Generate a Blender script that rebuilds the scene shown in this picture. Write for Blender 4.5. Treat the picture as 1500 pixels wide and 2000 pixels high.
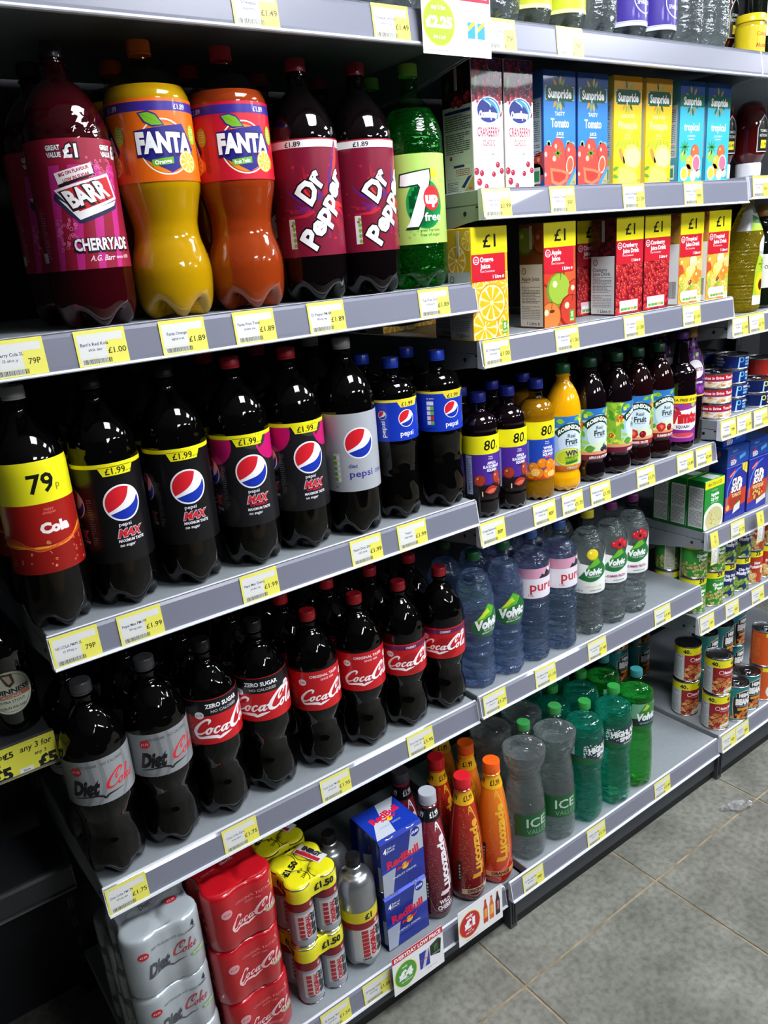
import bpy, bmesh, math, random
from mathutils import Matrix, Vector
from mathutils.geometry import tessellate_polygon
random.seed(7)
for o in list(bpy.data.objects): bpy.data.objects.remove(o)
S = bpy.context.scene; COL = S.collection
PI = math.pi; sin = math.sin; cos = math.cos

# ---------------------------------------------------------------- camera, world, exposure
cd = bpy.data.cameras.new('camera'); cam = bpy.data.objects.new('camera', cd); COL.objects.link(cam); S.camera = cam
cd.sensor_fit = 'VERTICAL'; cd.sensor_height = 36; cd.lens = 1558.73/2000*36; cd.clip_start = .02
RX = Vector((0.801487, -0.593044, -0.076923)); RY = Vector((-0.246153, -0.209939, -0.946221)); RZ = Vector((0.545001, 0.777319, -0.314243))
m = Matrix((RX, -RY, -RZ)).transposed().to_4x4(); m.translation = Vector((-0.18255, -1.06466, 1.42797)); cam.matrix_world = m
W = bpy.data.worlds.new('world'); S.world = W; W.use_nodes = True
W.node_tree.nodes['Background'].inputs[0].default_value = (.75, .85, 1, 1)
W.node_tree.nodes['Background'].inputs[1].default_value = .02
S.view_settings.view_transform = 'Standard'; S.view_settings.look = 'None'; S.view_settings.gamma = 1
S.view_settings.use_curve_mapping = False; S.view_settings.exposure = 0.0
LAMP = 42.0          # strength of the ceiling light panels

# ---------------------------------------------------------------- materials
def lin(h):
    c = [int(h[i:i+2], 16)/255 for i in (0, 2, 4)]
    return tuple(x/12.92 if x <= .04045 else ((x+.055)/1.055)**2.4 for x in c)+(1,)
MATS = {}
def mat(key, col='808080', rough=.4, metal=0, trans=0, ior=1.45, spec=.5, coat=0, emit=0, bump=0, bscale=200, noise=None, sss=0):
    if key in MATS: return MATS[key]
    mt = bpy.data.materials.new(key); mt.use_nodes = True; nt = mt.node_tree; b = nt.nodes['Principled BSDF']
    b.inputs['Base Color'].default_value = lin(col); b.inputs['Roughness'].default_value = rough; b.inputs['Metallic'].default_value = metal
    b.inputs['Transmission Weight'].default_value = trans; b.inputs['IOR'].default_value = ior; b.inputs['Specular IOR Level'].default_value = spec
    b.inputs['Coat Weight'].default_value = coat; b.inputs['Coat Roughness'].default_value = .03
    if sss: b.inputs['Subsurface Weight'].default_value = sss; b.inputs['Subsurface Radius'].default_value = (.02, .012, .004)
    if emit: b.inputs['Emission Color'].default_value = lin(col); b.inputs['Emission Strength'].default_value = emit
    if bump or noise:
        tc = nt.nodes.new('ShaderNodeTexCoord'); n = nt.nodes.new('ShaderNodeTexNoise'); n.inputs['Scale'].default_value = bscale; n.inputs['Detail'].default_value = 5
        nt.links.new(tc.outputs['Object'], n.inputs['Vector'])
        if bump:
            bp = nt.nodes.new('ShaderNodeBump'); bp.inputs['Strength'].default_value = bump; bp.inputs['Distance'].default_value = .002
            nt.links.new(n.outputs[0], bp.inputs['Height']); nt.links.new(bp.outputs[0], b.inputs['Normal'])
        if noise:
            r = nt.nodes.new('ShaderNodeValToRGB'); r.color_ramp.elements[0].color = lin(noise); r.color_ramp.elements[0].position = .35
            r.color_ramp.elements[1].color = lin(col); r.color_ramp.elements[1].position = .62
            nt.links.new(n.outputs[0], r.inputs[0]); nt.links.new(r.outputs[0], b.inputs['Base Color'])
    MATS[key] = mt; return mt
def ink(h, rough=.32): return mat('ink_'+h+('' if rough == .32 else str(rough)), h, rough, coat=.15)
def film(key, tint, crinkle=0):            # thin clear plastic wall: mostly see-through, with a Fresnel gloss
    if key in MATS: return MATS[key]
    mt = bpy.data.materials.new(key); mt.use_nodes = True; nt = mt.node_tree; nt.nodes.clear()
    o = nt.nodes.new('ShaderNodeOutputMaterial'); mx = nt.nodes.new('ShaderNodeMixShader'); t = nt.nodes.new('ShaderNodeBsdfTransparent')
    g = nt.nodes.new('ShaderNodeBsdfGlossy'); g.inputs['Roughness'].default_value = .05; lw = nt.nodes.new('ShaderNodeFresnel'); lw.inputs[0].default_value = 1.5; ge = nt.nodes.new('ShaderNodeNewGeometry'); iv = nt.nodes.new('ShaderNodeMath'); iv.operation = 'SUBTRACT'; iv.inputs[0].default_value = 1; nt.links.new(ge.outputs['Backfacing'], iv.inputs[1]); f = nt.nodes.new('ShaderNodeMath'); f.operation = 'MULTIPLY'; nt.links.new(lw.outputs[0], f.inputs[0]); nt.links.new(iv.outputs[0], f.inputs[1])
    if crinkle:
        tc = nt.nodes.new('ShaderNodeTexCoord'); mp = nt.nodes.new('ShaderNodeMapping'); mp.inputs['Scale'].default_value = (30, 30, 80); n_ = nt.nodes.new('ShaderNodeTexNoise'); n_.inputs['Scale'].default_value = 1; n_.inputs['Detail'].default_value = 3
        bp = nt.nodes.new('ShaderNodeBump'); bp.inputs['Strength'].default_value = crinkle; bp.inputs['Distance'].default_value = .01; nt.links.new(tc.outputs['Object'], mp.inputs[0]); nt.links.new(mp.outputs[0], n_.inputs['Vector']); nt.links.new(n_.outputs[0], bp.inputs['Height']); nt.links.new(bp.outputs[0], g.inputs['Normal']); nt.links.new(bp.outputs[0], lw.inputs['Normal'])
    t.inputs[0].default_value = lin(tint); nt.links.new(f.outputs[0], mx.inputs[0]); nt.links.new(t.outputs[0], mx.inputs[1]); nt.links.new(g.outputs[0], mx.inputs[2])
    nt.links.new(mx.outputs[0], o.inputs[0]); MATS[key] = mt; return mt

# ---------------------------------------------------------------- objects
def mkobj(name, me, parent=None, loc=None, kind=None):
    o = bpy.data.objects.new(name, me); COL.objects.link(o)
    if parent: o.parent = parent
    if loc is not None: o.location = loc
    if kind: o['kind'] = kind
    return o
def tag(o, label, cat, group=None):
    o['label'] = label; o['category'] = cat
    if group: o['group'] = group
    return o
def thing(name, label, cat, loc, yaw=0, group=None, lean=(0, 0)):
    o = mkobj(name, None, loc=loc); o.rotation_euler = (math.radians(lean[0]), math.radians(lean[1]), math.radians(yaw)); o.empty_display_size = .02
    return tag(o, label, cat, group)

class MB:                       # simple mesh builder
    def __init__(s): s.v = []; s.f = []; s.mi = []; s.mats = []
    def m(s, mt):
        if mt not in s.mats: s.mats.append(mt)
        return s.mats.index(mt)
    def box(s, x0, y0, z0, x1, y1, z1, mt, ch=0):
        k = s.m(mt)
        if ch:      # chamfered vertical & horizontal edges through bmesh
            bm = bmesh.new(); bmesh.ops.create_cube(bm, size=1)
            for v in bm.verts: v.co = Vector((x0+(v.co.x+.5)*(x1-x0), y0+(v.co.y+.5)*(y1-y0), z0+(v.co.z+.5)*(z1-z0)))
            bmesh.ops.bevel(bm, geom=bm.edges[:], offset=ch, segments=1, affect='EDGES'); b = len(s.v)
            s.v += [tuple(v.co) for v in bm.verts]; bm.verts.index_update()
            for f in bm.faces: s.f.append([b+v.index for v in f.verts]); s.mi.append(k)
            bm.free(); return
        b = len(s.v); s.v += [(x, y, z) for z in (z0, z1) for y in (y0, y1) for x in (x0, x1)]
        for f in ((0, 2, 3, 1), (4, 5, 7, 6), (0, 1, 5, 4), (2, 6, 7, 3), (0, 4, 6, 2), (1, 3, 7, 5)): s.f.append([b+i for i in f]); s.mi.append(k)
    def prism(s, pts, x0, x1, mt):      # (y,z) outline swept along x
        k = s.m(mt); b = len(s.v); n = len(pts)
        s.v += [(x0, y, z) for y, z in pts]+[(x1, y, z) for y, z in pts]
        for i in range(n): j = (i+1) % n; s.f.append([b+i, b+j, b+n+j, b+n+i]); s.mi.append(k)
        for t in tessellate_polygon([[Vector((y, z, 0)) for y, z in pts]]):
            s.f.append([b+i for i in t]); s.mi.append(k); s.f.append([b+n+i for i in reversed(t)]); s.mi.append(k)
    def rings(s, rings, mt, cap0=True, cap1=True):
        k = s.m(mt); b = len(s.v); n = len(rings[0])
        for r in rings: s.v += r
        for i in range(len(rings)-1):
            for j in range(n): q = (j+1) % n; s.f.append([b+i*n+j, b+i*n+q, b+(i+1)*n+q, b+(i+1)*n+j]); s.mi.append(k)
        if cap0: s.f.append([b+j for j in reversed(range(n))]); s.mi.append(k)
        if cap1: s.f.append([b+(len(rings)-1)*n+j for j in range(n)]); s.mi.append(k)
    def mesh(s, name, smooth=False, auto=None):
        me = bpy.data.meshes.new(name); me.from_pydata(s.v, [], s.f)
        for mt in s.mats: me.materials.append(mt)
        me.polygons.foreach_set('material_index', s.mi)
        bm = bmesh.new(); bm.from_mesh(me); bmesh.ops.recalc_face_normals(bm, faces=bm.faces[:]); bm.to_mesh(me); bm.free()
        if smooth:
            me.polygons.foreach_set('use_smooth', [True]*len(me.polygons))
            if auto: me.set_sharp_from_angle(angle=math.radians(auto))
        me.update(); return me

def smoothprof(P, step=4.0):     # monotone cubic resample of (z, r) in mm by chord length
    n = len(P); d = [0]
    for i in range(1, n): d.append(d[-1]+math.hypot(P[i][0]-P[i-1][0], P[i][1]-P[i-1][1]))
    def tang(c):
        s = [(P[i+1][c]-P[i][c])/(d[i+1]-d[i]) for i in range(n-1)]; t = [s[0]]
        for i in range(1, n-1): t.append(0 if s[i-1]*s[i] <= 0 else 2*s[i-1]*s[i]/(s[i-1]+s[i]))
        return t+[s[-1]]
    tz, tr = tang(0), tang(1); out = []
    for i in range(n-1):
        L = d[i+1]-d[i]; k = max(1, int(round(L/step)))
        for j in range(k):
            u = j/k; h = [2*u**3-3*u*u+1, u**3-2*u*u+u, -2*u**3+3*u*u, u**3-u*u]
            out.append(tuple(h[0]*P[i][c]+h[1]*L*t[i]+h[2]*P[i+1][c]+h[3]*L*t[i+1] for c, t in ((0, tz), (1, tr))))
    return out+[P[-1]]
def lathe(prof, mt, name, n=70, petal=None, ribs=None, dimp=None, sc=1.0, smooth=True, inset=0, lo=None, hi=None, sharp=None):
    # prof mm (z,r); petal=(count, zmax, lift); ribs=[(z0,z1,period,amp)]; dimp=[(z0,z1,nTheta,period,amp)]
    mb = MB(); rs = []
    for z, r in prof:
        if lo is not None and z < lo: continue
        if hi is not None and z > hi: continue
        ring = []; rr = r-inset
        for a0, a1, per, am in (ribs or []):
            if a0 < z < a1: rr += am*(cos(2*PI*(z-a0)/per)-1)*min(1, (z-a0)/3, (a1-z)/3)
        for j in range(n):
            th = 2*PI*j/n; q = rr; zz = z
            for a0, a1, nt, per, am in (dimp or []):
                if a0 < z < a1: q += am*(sin(nt*th+z*.05)*sin(2*PI*(z-a0)/per)-1)*min(1, (z-a0)/6, (a1-z)/6)
            if petal and z < petal[1]:
                A = (.5-.5*cos(petal[0]*th))**1.3; k = (1-z/petal[1])**1.2; zz = z+A*petal[2]*k*min(1, max(0, rr)/22); q = rr+(1-A)*k*1.5*min(1, rr/30)
            q = max(q, .01)
            ring.append((q*sin(th)*.001*sc, -q*cos(th)*.001*sc, zz*.001*sc))
        rs.append(ring)
    mb.rings(rs, mt); return mb.mesh(name, smooth, sharp or 50)

# ---------------------------------------------------------------- printed art as thin vector geometry
TX = {}
def txt(s, bold=0.0, sp=1.0):
    k = (s, round(bold, 3), sp)
    if k in TX: return TX[k]
    cu = bpy.data.curves.new('t', 'FONT'); cu.body = s; cu.size = 1; cu.offset = bold; cu.resolution_u = 2; cu.space_character = sp; cu.fill_mode = 'BOTH'
    ob = bpy.data.objects.new('t', cu); me = ob.to_mesh()
    vs = [(v.co.x, v.co.y) for v in me.vertices]; fs = [list(p.vertices) for p in me.polygons]
    ob.to_mesh_clear(); bpy.data.objects.remove(ob); bpy.data.curves.remove(cu)
    TX[k] = (vs, fs); return TX[k]
def catmull(P, k=5):
    out = []; n = len(P)
    for i in range(n-1):
        p0 = P[max(i-1, 0)]; p1 = P[i]; p2 = P[i+1]; p3 = P[min(i+2, n-1)]
        for j in range(k):
            t = j/k; out.append(tuple(.5*((2*b)+(-a+c)*t+(2*a-5*b+4*c-d)*t*t+(-a+3*b-3*c+d)*t**3) for a, b, c, d in zip(p0, p1, p2, p3)))
    return out+[P[-1]]
class Art:                       # coordinates in mm; L = layer (higher is nearer the viewer)
    wk = 1.0
    def __init__(s): s.items = []
    def add(s, vs, fs, col, L): s.items.append((vs, fs, col, L)); return s
    def poly(s, pts, col, L=1):
        t = tessellate_polygon([[Vector((x, y, 0)) for x, y in pts]]); return s.add(list(pts), [list(q) for q in t], col, L)
    def rect(s, x0, y0, x1, y1, col, L=0): return s.add([(x0, y0), (x1, y0), (x1, y1), (x0, y1)], [[0, 1, 2, 3]], col, L)
    def ell(s, cx, cy, rx, ry, col, L=1, rot=0, n=20, a0=0, a1=360):
        c, q = cos(rot), sin(rot); P = []
        for i in range(n if a1-a0 >= 360 else n+1):
            a = math.radians(a0+(a1-a0)*i/n); x, y = rx*cos(a), ry*sin(a); P.append((cx+x*c-y*q, cy+x*q+y*c))
        return s.poly(P, col, L)
    def text(s, t, cx, cy, h, col, L=2, w=None, shear=0, rot=0, bold=0, al='c', arc=0, sp=1.0, taper=0):
        vs, fs = txt(t, bold+.014, sp)
        if not vs: return s
        x0 = min(v[0] for v in vs); x1 = max(v[0] for v in vs); sy = h/.73; sx = (w/(x1-x0)) if w else sy; ww = (x1-x0)*sx
        ox = {'c': -ww/2, 'l': 0, 'r': -ww}[al]; c, q = cos(rot), sin(rot); out = []
        for x, y in vs:
            X = (x-x0)*sx+ox; Y = (y-.365)*sy*(1+taper*X/ww)
            X += shear*Y; Y += arc*X*X; out.append((cx+X*c-Y*q, cy+X*q+Y*c))
        return s.add(out, fs, col, L)
    def stroke(s, P, col, L=2, tr=None, k=5):      # P: (x,y,width)
        Q = catmull([tuple(map(float, p)) for p in P], k); vs = []
        for i, (x, y, w) in enumerate(Q):
            a = Q[max(i-1, 0)]; b = Q[min(i+1, len(Q)-1)]; dx, dy = b[0]-a[0], b[1]-a[1]; l = math.hypot(dx, dy) or 1; nx, ny = -dy/l*w*s.wk/2, dx/l*w*s.wk/2
            vs += [(x+nx, y+ny), (x-nx, y-ny)]
        if tr: vs = [tr(x, y) for x, y in vs]
        return s.add(vs, [[2*i, 2*i+1, 2*i+3, 2*i+2] for i in range(len(Q)-1)], col, L)
    def ring(s, cx, cy, r, w, col, L=2, ry=None):
        ry = ry or r; return s.stroke([(cx+r*cos(a), cy+ry*sin(a), w) for a in [2*PI*i/14 for i in range(15)]], col, L, k=3)
    def micro(s, x0, y0, x1, y1, col, rows=6, L=1, fill=.55, dens=.8):
        rnd = random.Random(int(x0*7+y0*13+rows)); dy = (y1-y0)/rows
        for i in range(rows):
            x = x0; y = y1-dy*(i+.5); xe = x0+(x1-x0)*(1 if rnd.random() < .75 else rnd.uniform(.4, .9))
            while x < xe:
                w = rnd.uniform(.06, .22)*(x1-x0); s.rect(x, y-dy*fill/2*.8, min(x+w, xe), y+dy*fill/2*.8, col, L); x += w+dy*.35
        return s
    def bars(s, x0, y0, x1, y1, col='111111', L=3, n=26):
        rnd = random.Random(int(x0*31+n)); x = x0; d = (x1-x0)/n
        while x < x1: w = rnd.choice((.35, .5, .8))*d; s.rect(x, y0, min(x+w, x1), y1, col, L); x += w+rnd.choice((.4, .6))*d
        return s
    def ball(s, cx, cy, r, col, hi='ffffff', dk=None, L=2, ry=None):
        ry = ry or r
        if dk: s.ell(cx, cy, r, ry, dk, L, n=14); s.ell(cx+r*.06, cy+r*.06, r*.88, ry*.88, col, L+.5, n=14)
        else: s.ell(cx, cy, r, ry, col, L, n=14)
        return s.ell(cx-r*.3, cy+ry*.35, r*.2, ry*.2, hi, L+1, n=8)
    def leaf(s, cx, cy, l, w, rot, col, L=2, vein=None):
        c, q = cos(rot), sin(rot); P = [(-l/2, 0), (-l*.2, w*.45), (l*.1, w*.5), (l/2, 0), (l*.1, -w*.5), (-l*.2, -w*.45)]
        s.poly([(cx+x*c-y*q, cy+x*q+y*c) for x, y in P], col, L)
        if vein: s.stroke([(cx-l*.45*c, cy-l*.45*q, .3), (cx+l*.45*c, cy+l*.45*q, .3)], vein, L+.5, k=1)
        return s
    def slice(s, cx, cy, r, peel='f7a41c', pith='fff0b8', flesh='fbb621', L=2, ry=None, rot=0):
        ry = ry or r; s.ell(cx, cy, r, ry, peel, L, rot, 26); s.ell(cx, cy, r*.92, ry*.92, pith, L+.4, rot, 24)
        c, q = cos(rot), sin(rot)
        for i in range(9):
            a = 2*PI*i/9; P = []
            for aa, rr in ((a+.08, .12), (a+.1, .8), (a+.35, .86), (a+.6, .8), (a+.62, .12)):
                x, y = rr*r*cos(aa), rr*ry*sin(aa); P.append((cx+x*c-y*q, cy+x*q+y*c))
            s.poly(P, flesh, L+.8)
        return s
    def globe(s, cx, cy, r, L=3, rot=0):
        s.ell(cx, cy, r*1.07, r*1.07, 'f4f4f8', L, n=32)
        def arc(a0, a1, n=16): return [(cos(math.radians(a0+(a1-a0)*i/n)), sin(math.radians(a0+(a1-a0)*i/n))) for i in range(n+1)]
        red = arc(62, 208)+catmull([(-.88, -.47), (-.45, -.28), (0, 0), (.3, .38), (.47, .88)], 4)
        blu = arc(-142, 18)+catmull([(.95, .3), (.72, -.05), (.3, -.32), (-.25, -.47), (-.79, -.62)], 4)
        for P, c in ((red, 'd8202c'), (blu, '1532a8')): s.poly([(cx+x*r*.97, cy+y*r*.97) for x, y in P], c, L+1)
        return s
    def script_C(s, tr, col, L, x=0, sc=1.0):
        s.stroke([(x+24*sc, 19*sc, 1), (x+26*sc, 25*sc, 3.2*sc), (x+20*sc, 28*sc, 3*sc), (x+11*sc, 22*sc, 3.2*sc), (x+4.5*sc, 11*sc, 4.6*sc), (x+5*sc, 3*sc, 4*sc), (x+12*sc, .5*sc, 2.6*sc), (x+20*sc, 4*sc, 1.8*sc), (x+25*sc, 10*sc, 1)], col, L, tr)
    def script_o(s, tr, col, L, x):
        s.stroke([(x+5.5, 11, 1.4), (x+1.5, 8.5, 2.6), (x+.6, 3.5, 3), (x+3.5, .8, 2), (x+7, 4, 2.4), (x+7.6, 9, 2.6), (x+5, 11.4, 1.6), (x+8, 9.5, 1), (x+11, 10.5, .8)], col, L, tr)
    def cocacola(s, cx, cy, w, col='ffffff', L=3, rot=0):
        s.wk = 1.4
        k = w/118; c, q = cos(rot), sin(rot)
        def tr(x, y): X = (x+y*.28-58)*k; Y = (y-10)*k; return (cx+X*c-Y*q, cy+X*q+Y*c)
        s.script_C(tr, col, L, 0, .95); s.script_o(tr, col, L, 22)
        s.stroke([(43, 9.5, 2.2), (40, 11.2, 2), (36, 8.5, 2.6), (35.4, 3.5, 3), (38.5, .8, 2), (43, 3.5, 1.2), (46, 6, .8)], col, L, tr)
        s.stroke([(53, 10.5, 1.4), (48.5, 9, 2.4), (46.6, 4, 3), (49, .8, 2), (53, 4.5, 2), (55, 11, 1.6)], col, L, tr)
        s.stroke([(55.5, 11.5, 3), (54, 4, 3), (56, .8, 2), (60, 4.5, 1)], col, L, tr); s.stroke([(58, 9, 2), (64, 11, 3)], col, L, tr)
        s.script_C(tr, col, L, 60, 1.15); s.stroke([(86, 20, 1), (80, 15, 2.4), (79, 22, 2.4), (85, 30, 2), (92, 29, 1)], col, L, tr)
        s.script_o(tr, col, L, 84)
        s.stroke([(95, 9, .8), (102, 20, 1.4), (104, 28, 2.4), (101, 29, 2.6), (98.5, 20, 3), (98, 5, 3), (100.5, .8, 2), (105, 5, 1)], col, L, tr)
        s.stroke([(112, 10.5, 1.4), (107.5, 9, 2.4), (105.6, 4, 3), (108, .8, 2), (112, 4.5, 2), (114, 11, 1.6)], col, L, tr); s.stroke([(114.5, 11.5, 3), (113, 4, 3), (115, .8, 2), (119, 4.5, 1)], col, L, tr)
        s.stroke([(4, 0, 1.5), (13, -6, 3), (26, -5, 3.5), (40, -6, 4), (46, -9, 3), (52, -6.5, 4), (66, -3.5, .6)], col, L, tr); s.wk = 1.0
        return s
    def coke(s, cx, cy, w, col='d8232e', L=3, rot=0):
        k = w/66; c, q = cos(rot), sin(rot)
        def tr(x, y): X = (x+y*.28-33)*k; Y = (y-10)*k; return (cx+X*c-Y*q, cy+X*q+Y*c)
        s.script_C(tr, col, L, 0, 1.1); s.stroke([(24, 19, 1), (19, 14, 2.4), (18, 21, 2.4), (24, 29, 2), (30, 28, 1)], col, L, tr); s.script_o(tr, col, L, 24)
        s.stroke([(35, 9, .8), (41, 20, 1.6), (42, 27, 2.4), (39, 26, 2.4), (37.5, 14, 3), (37, 0, 3)], col, L, tr); s.stroke([(38, 5, 1.5), (43, 11, 3), (45, 8, 2), (41, 6, 1.6), (44, 1.5, 3), (49, 3, 1.2), (51, 5, 1)], col, L, tr)
        s.stroke([(50, 4.5, 1), (55, 8, 2), (54, 11, 2), (50.5, 8, 2.6), (50.5, 2.5, 3), (54, .8, 2), (60, 5, 1)], col, L, tr); return s
    def mesh(s, name, surf=None, clip=None, step=None, vstep=None, rough=.32):
        bm = bmesh.new(); mats = []; lay = bm.verts.layers.int.new('L') if False else None
        for vs, fs, col, L in s.items:
            mt = ink(col, rough)
            if mt not in mats: mats.append(mt)
            k = mats.index(mt); B = [bm.verts.new((x, y, L)) for x, y in vs]
            for f in fs:
                try: bm.faces.new([B[i] for i in f]).material_index = k
                except ValueError: pass
        def cut(co, no, co_, ci=False): bmesh.ops.bisect_plane(bm, geom=bm.verts[:]+bm.edges[:]+bm.faces[:], dist=1e-5, plane_co=co, plane_no=no, clear_outer=co_)
        if clip:
            cut((clip[0], 0, 0), (-1, 0, 0), True); cut((clip[2], 0, 0), (1, 0, 0), True); cut((0, clip[1], 0), (0, -1, 0), True); cut((0, clip[3], 0), (0, 1, 0), True)
        if bm.verts:
            xs = [v.co.x for v in bm.verts]; ys = [v.co.y for v in bm.verts]
            if step:
                x = math.floor(min(xs)/step)*step+step
                while x < max(xs): cut((x, 0, 0), (1, 0, 0), False); x += step
            if vstep:
                y = math.floor(min(ys)/vstep)*vstep+vstep
                while y < max(ys): cut((0, y, 0), (0, 1, 0), False); y += vstep
        surf = surf or Flat()
        bm.normal_update()
        bad = [f for f in bm.faces if f.normal.z < 0]
        if bad: bmesh.ops.reverse_faces(bm, faces=bad)
        for v in bm.verts: v.co = surf(v.co.x*.001, v.co.y*.001, .00012+.00007*v.co.z)
        me = bpy.data.meshes.new(name); bm.to_mesh(me); bm.free()
        for mt in mats: me.materials.append(mt)
        if getattr(surf, 'curved', False): me.polygons.foreach_set('use_smooth', [True]*len(me.polygons))
        return me
class Flat:                      # plane: origin, u axis, v axis
    def __init__(s, o=(0, 0, 0), u=(1, 0, 0), v=(0, 0, 1)): s.o = Vector(o); s.u = Vector(u); s.v = Vector(v); s.n = s.u.cross(s.v)
    def __call__(s, u, v, off): return s.o+s.u*u+s.v*v+s.n*off
class Cyl:                       # wraps round +z; u=0 faces -y. r: metres or profile in mm
    curved = True
    def __init__(s, R, prof=None, sc=1.0, gap=.0003): s.R = R; s.p = prof; s.sc = sc; s.gap = gap
    def r(s, z):
        if not s.p: return s.R
        zm = z*1000/s.sc; P = s.p
        for i in range(len(P)-1):
            if P[i][0] <= zm <= P[i+1][0] and P[i+1][0] > P[i][0]:
                t = (zm-P[i][0])/(P[i+1][0]-P[i][0]); return (P[i][1]+t*(P[i+1][1]-P[i][1]))*.001*s.sc
        return (P[-1][1]*.001*s.sc) if zm > P[-1][0] else s.R
    def __call__(s, u, v, off):
        a = u/s.R; r = s.r(v)+off+s.gap; return Vector((r*sin(a), -r*cos(a), v))
class Outline:                   # arbitrary closed outline of (x,y), u=0 at the middle of the front
    curved = True
    def __init__(s, pts, zf=None):
        i0 = min(range(len(pts)), key=lambda i: (abs(pts[i][0])+(10 if pts[i][1] > 0 else 0))); s.P = pts[i0:]+pts[:i0]; s.d = [0]
        for i in range(len(s.P)): a = s.P[i]; b = s.P[(i+1) % len(s.P)]; s.d.append(s.d[-1]+math.hypot(b[0]-a[0], b[1]-a[1]))
        s.zf = zf
    def __call__(s, u, v, off):
        T = s.d[-1]; t = u % T; i = 0
        lo, hi = 0, len(s.P)
        while hi-lo > 1:
            mid = (lo+hi)//2
            if s.d[mid] <= t: lo = mid
            else: hi = mid
        i = lo; a = Vector(s.P[i % len(s.P)]); b = Vector(s.P[(i+1) % len(s.P)]); k = (t-s.d[i])/max(1e-9, s.d[i+1]-s.d[i])
        p = a.lerp(b, k); e = (b-a).normalized(); ins = s.zf(v) if s.zf else 0; n = Vector((e.y, -e.x))
        p = p+n*(off+.0004-ins); return Vector((p.x, p.y, v))

# ================================================================ the place: room and shelving
GREYD = mat('deck_grey', '888e92', .38, noise='848a8e', bscale=60); RAIL = mat('rail_grey', '777987', .3, coat=.5); LIP = mat('rail_lip', 'd9dce2', .22, coat=.4)
BRK = mat('bracket_grey', '8b9094', .45); DARK = mat('back_dark', '1b1c20', .6); BLK = mat('black_gap', '0b0b0d', .6); KICK = mat('kick_grey', '3c3f45', .5)
LEV = {'top': (1.7066, -.037), '1a': (1.3086, 0), '1b': (.906, .02), '1c': (.4525, .045), '1d': (.006, -.02), '2a': (1.459, -.023), '2b': (1.2086, -.006),
       '2c': (.858, .018), '2d': (.463, .037), '2e': (.026, -.038), '3a': (1.466, -.026), '3b': (1.161, -.004), '3c': (.911, .01), '3d': (.613, .028),
       '3e': (.364, .04), '3f': (.036, -.046), '0a': (1.08, .115), '0b': (.71, .125), '0c': (.345, .285), 'top2': (1.7066, -.037), 'top3': (1.7066, -.037)}
SURF = {k: v[0]+.048 for k, v in LEV.items()}
FZ = -.059
# floor: grout slab with a tile object for every tile
fl = MB(); fl.box(-2.6, -3.2, FZ-.05, 4.6, .6, FZ-.0022, mat('grout', '9c8c72', .8, noise='75684f', bscale=25))
floor = mkobj('floor', fl.mesh('floor'), kind='structure')
def tile_mat():
    mt = bpy.data.materials.new('floor_tile'); mt.use_nodes = True; nt = mt.node_tree; b = nt.nodes['Principled BSDF']; tc = nt.nodes.new('ShaderNodeNewGeometry')
    def N(sc, d): n = nt.nodes.new('ShaderNodeTexNoise'); n.inputs['Scale'].default_value = sc; n.inputs['Detail'].default_value = d; nt.links.new(tc.outputs['Position'], n.inputs['Vector']); return n
    a = N(7, 6); c = N(70, 8); r = nt.nodes.new('ShaderNodeValToRGB'); e = r.color_ramp.elements; e[0].position = .36; e[0].color = lin('6a6a63'); e[1].position = .62; e[1].color = lin('84847c')
    r2 = nt.nodes.new('ShaderNodeValToRGB'); e = r2.color_ramp.elements; e[0].position = .3; e[0].color = lin('a8a8a0'); e[1].position = .6; e[1].color = lin('f4f4f0')
    mx = nt.nodes.new('ShaderNodeMix'); mx.data_type = 'RGBA'; mx.blend_type = 'MULTIPLY'; mx.inputs[0].default_value = .75
    nt.links.new(a.outputs[0], r.inputs[0]); nt.links.new(c.outputs[0], r2.inputs[0]); nt.links.new(r.outputs[0], mx.inputs[6]); nt.links.new(r2.outputs[0], mx.inputs[7]); nt.links.new(mx.outputs[2], b.inputs['Base Color'])
    b.inputs['Roughness'].default_value = .42; bp = nt.nodes.new('ShaderNodeBump'); bp.inputs['Strength'].default_value = .12; bp.inputs['Distance'].default_value = .001; nt.links.new(c.outputs[0], bp.inputs['Height']); nt.links.new(bp.outputs[0], b.inputs['Normal']); return mt
T = .444; tm = MB(); tm.box(.0028, .0028, -.008, T-.0028, T-.0028, 0, tile_mat(), ch=.0008); tme = tm.mesh('tile')
for i in range(-6, 7):
    for j in range(-6, 2): mkobj('tile', tme, floor, (.7205+i*T, -.149+j*T, FZ))
c = MB(); c.box(-2.6, -3.4, 2.4, 4.6, .6, 2.45, mat('ceiling_white', 'c9cbcd', .8)); ceil = mkobj('ceiling', c.mesh('ceiling'), kind='structure')
# ceiling light panels
lf = mat('lamp_frame', 'd8d8d8', .4); lp = mat('lamp_panel', 'f4f8ff', .5, emit=LAMP); PW = ['nearest the drinks', 'over the right bay', 'far right end']
for r_, y in enumerate((-.8, -2.9)):
    for i, x in enumerate((.8, 2.35, 3.9)):
        t = thing('ceiling_light', 'square white panel light in the ceiling, %s row, %s' % (('shelf side', 'far side')[r_], PW[i]), 'light', (x, y, 2.4), group='ceiling panel lights')
        f = MB()
        for a in ((-.31, -.31, .31, -.29), (-.31, .29, .31, .31), (-.31, -.29, -.29, .29), (.29, -.29, .31, .29)): f.box(a[0], a[1], -.02, a[2], a[3], 0, lf)
        mkobj('frame', f.mesh('frame'), t); f = MB(); f.box(-.29, -.29, -.014, .29, .29, -.002, lp); mkobj('diffuser', f.mesh('diffuser'), t)
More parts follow.
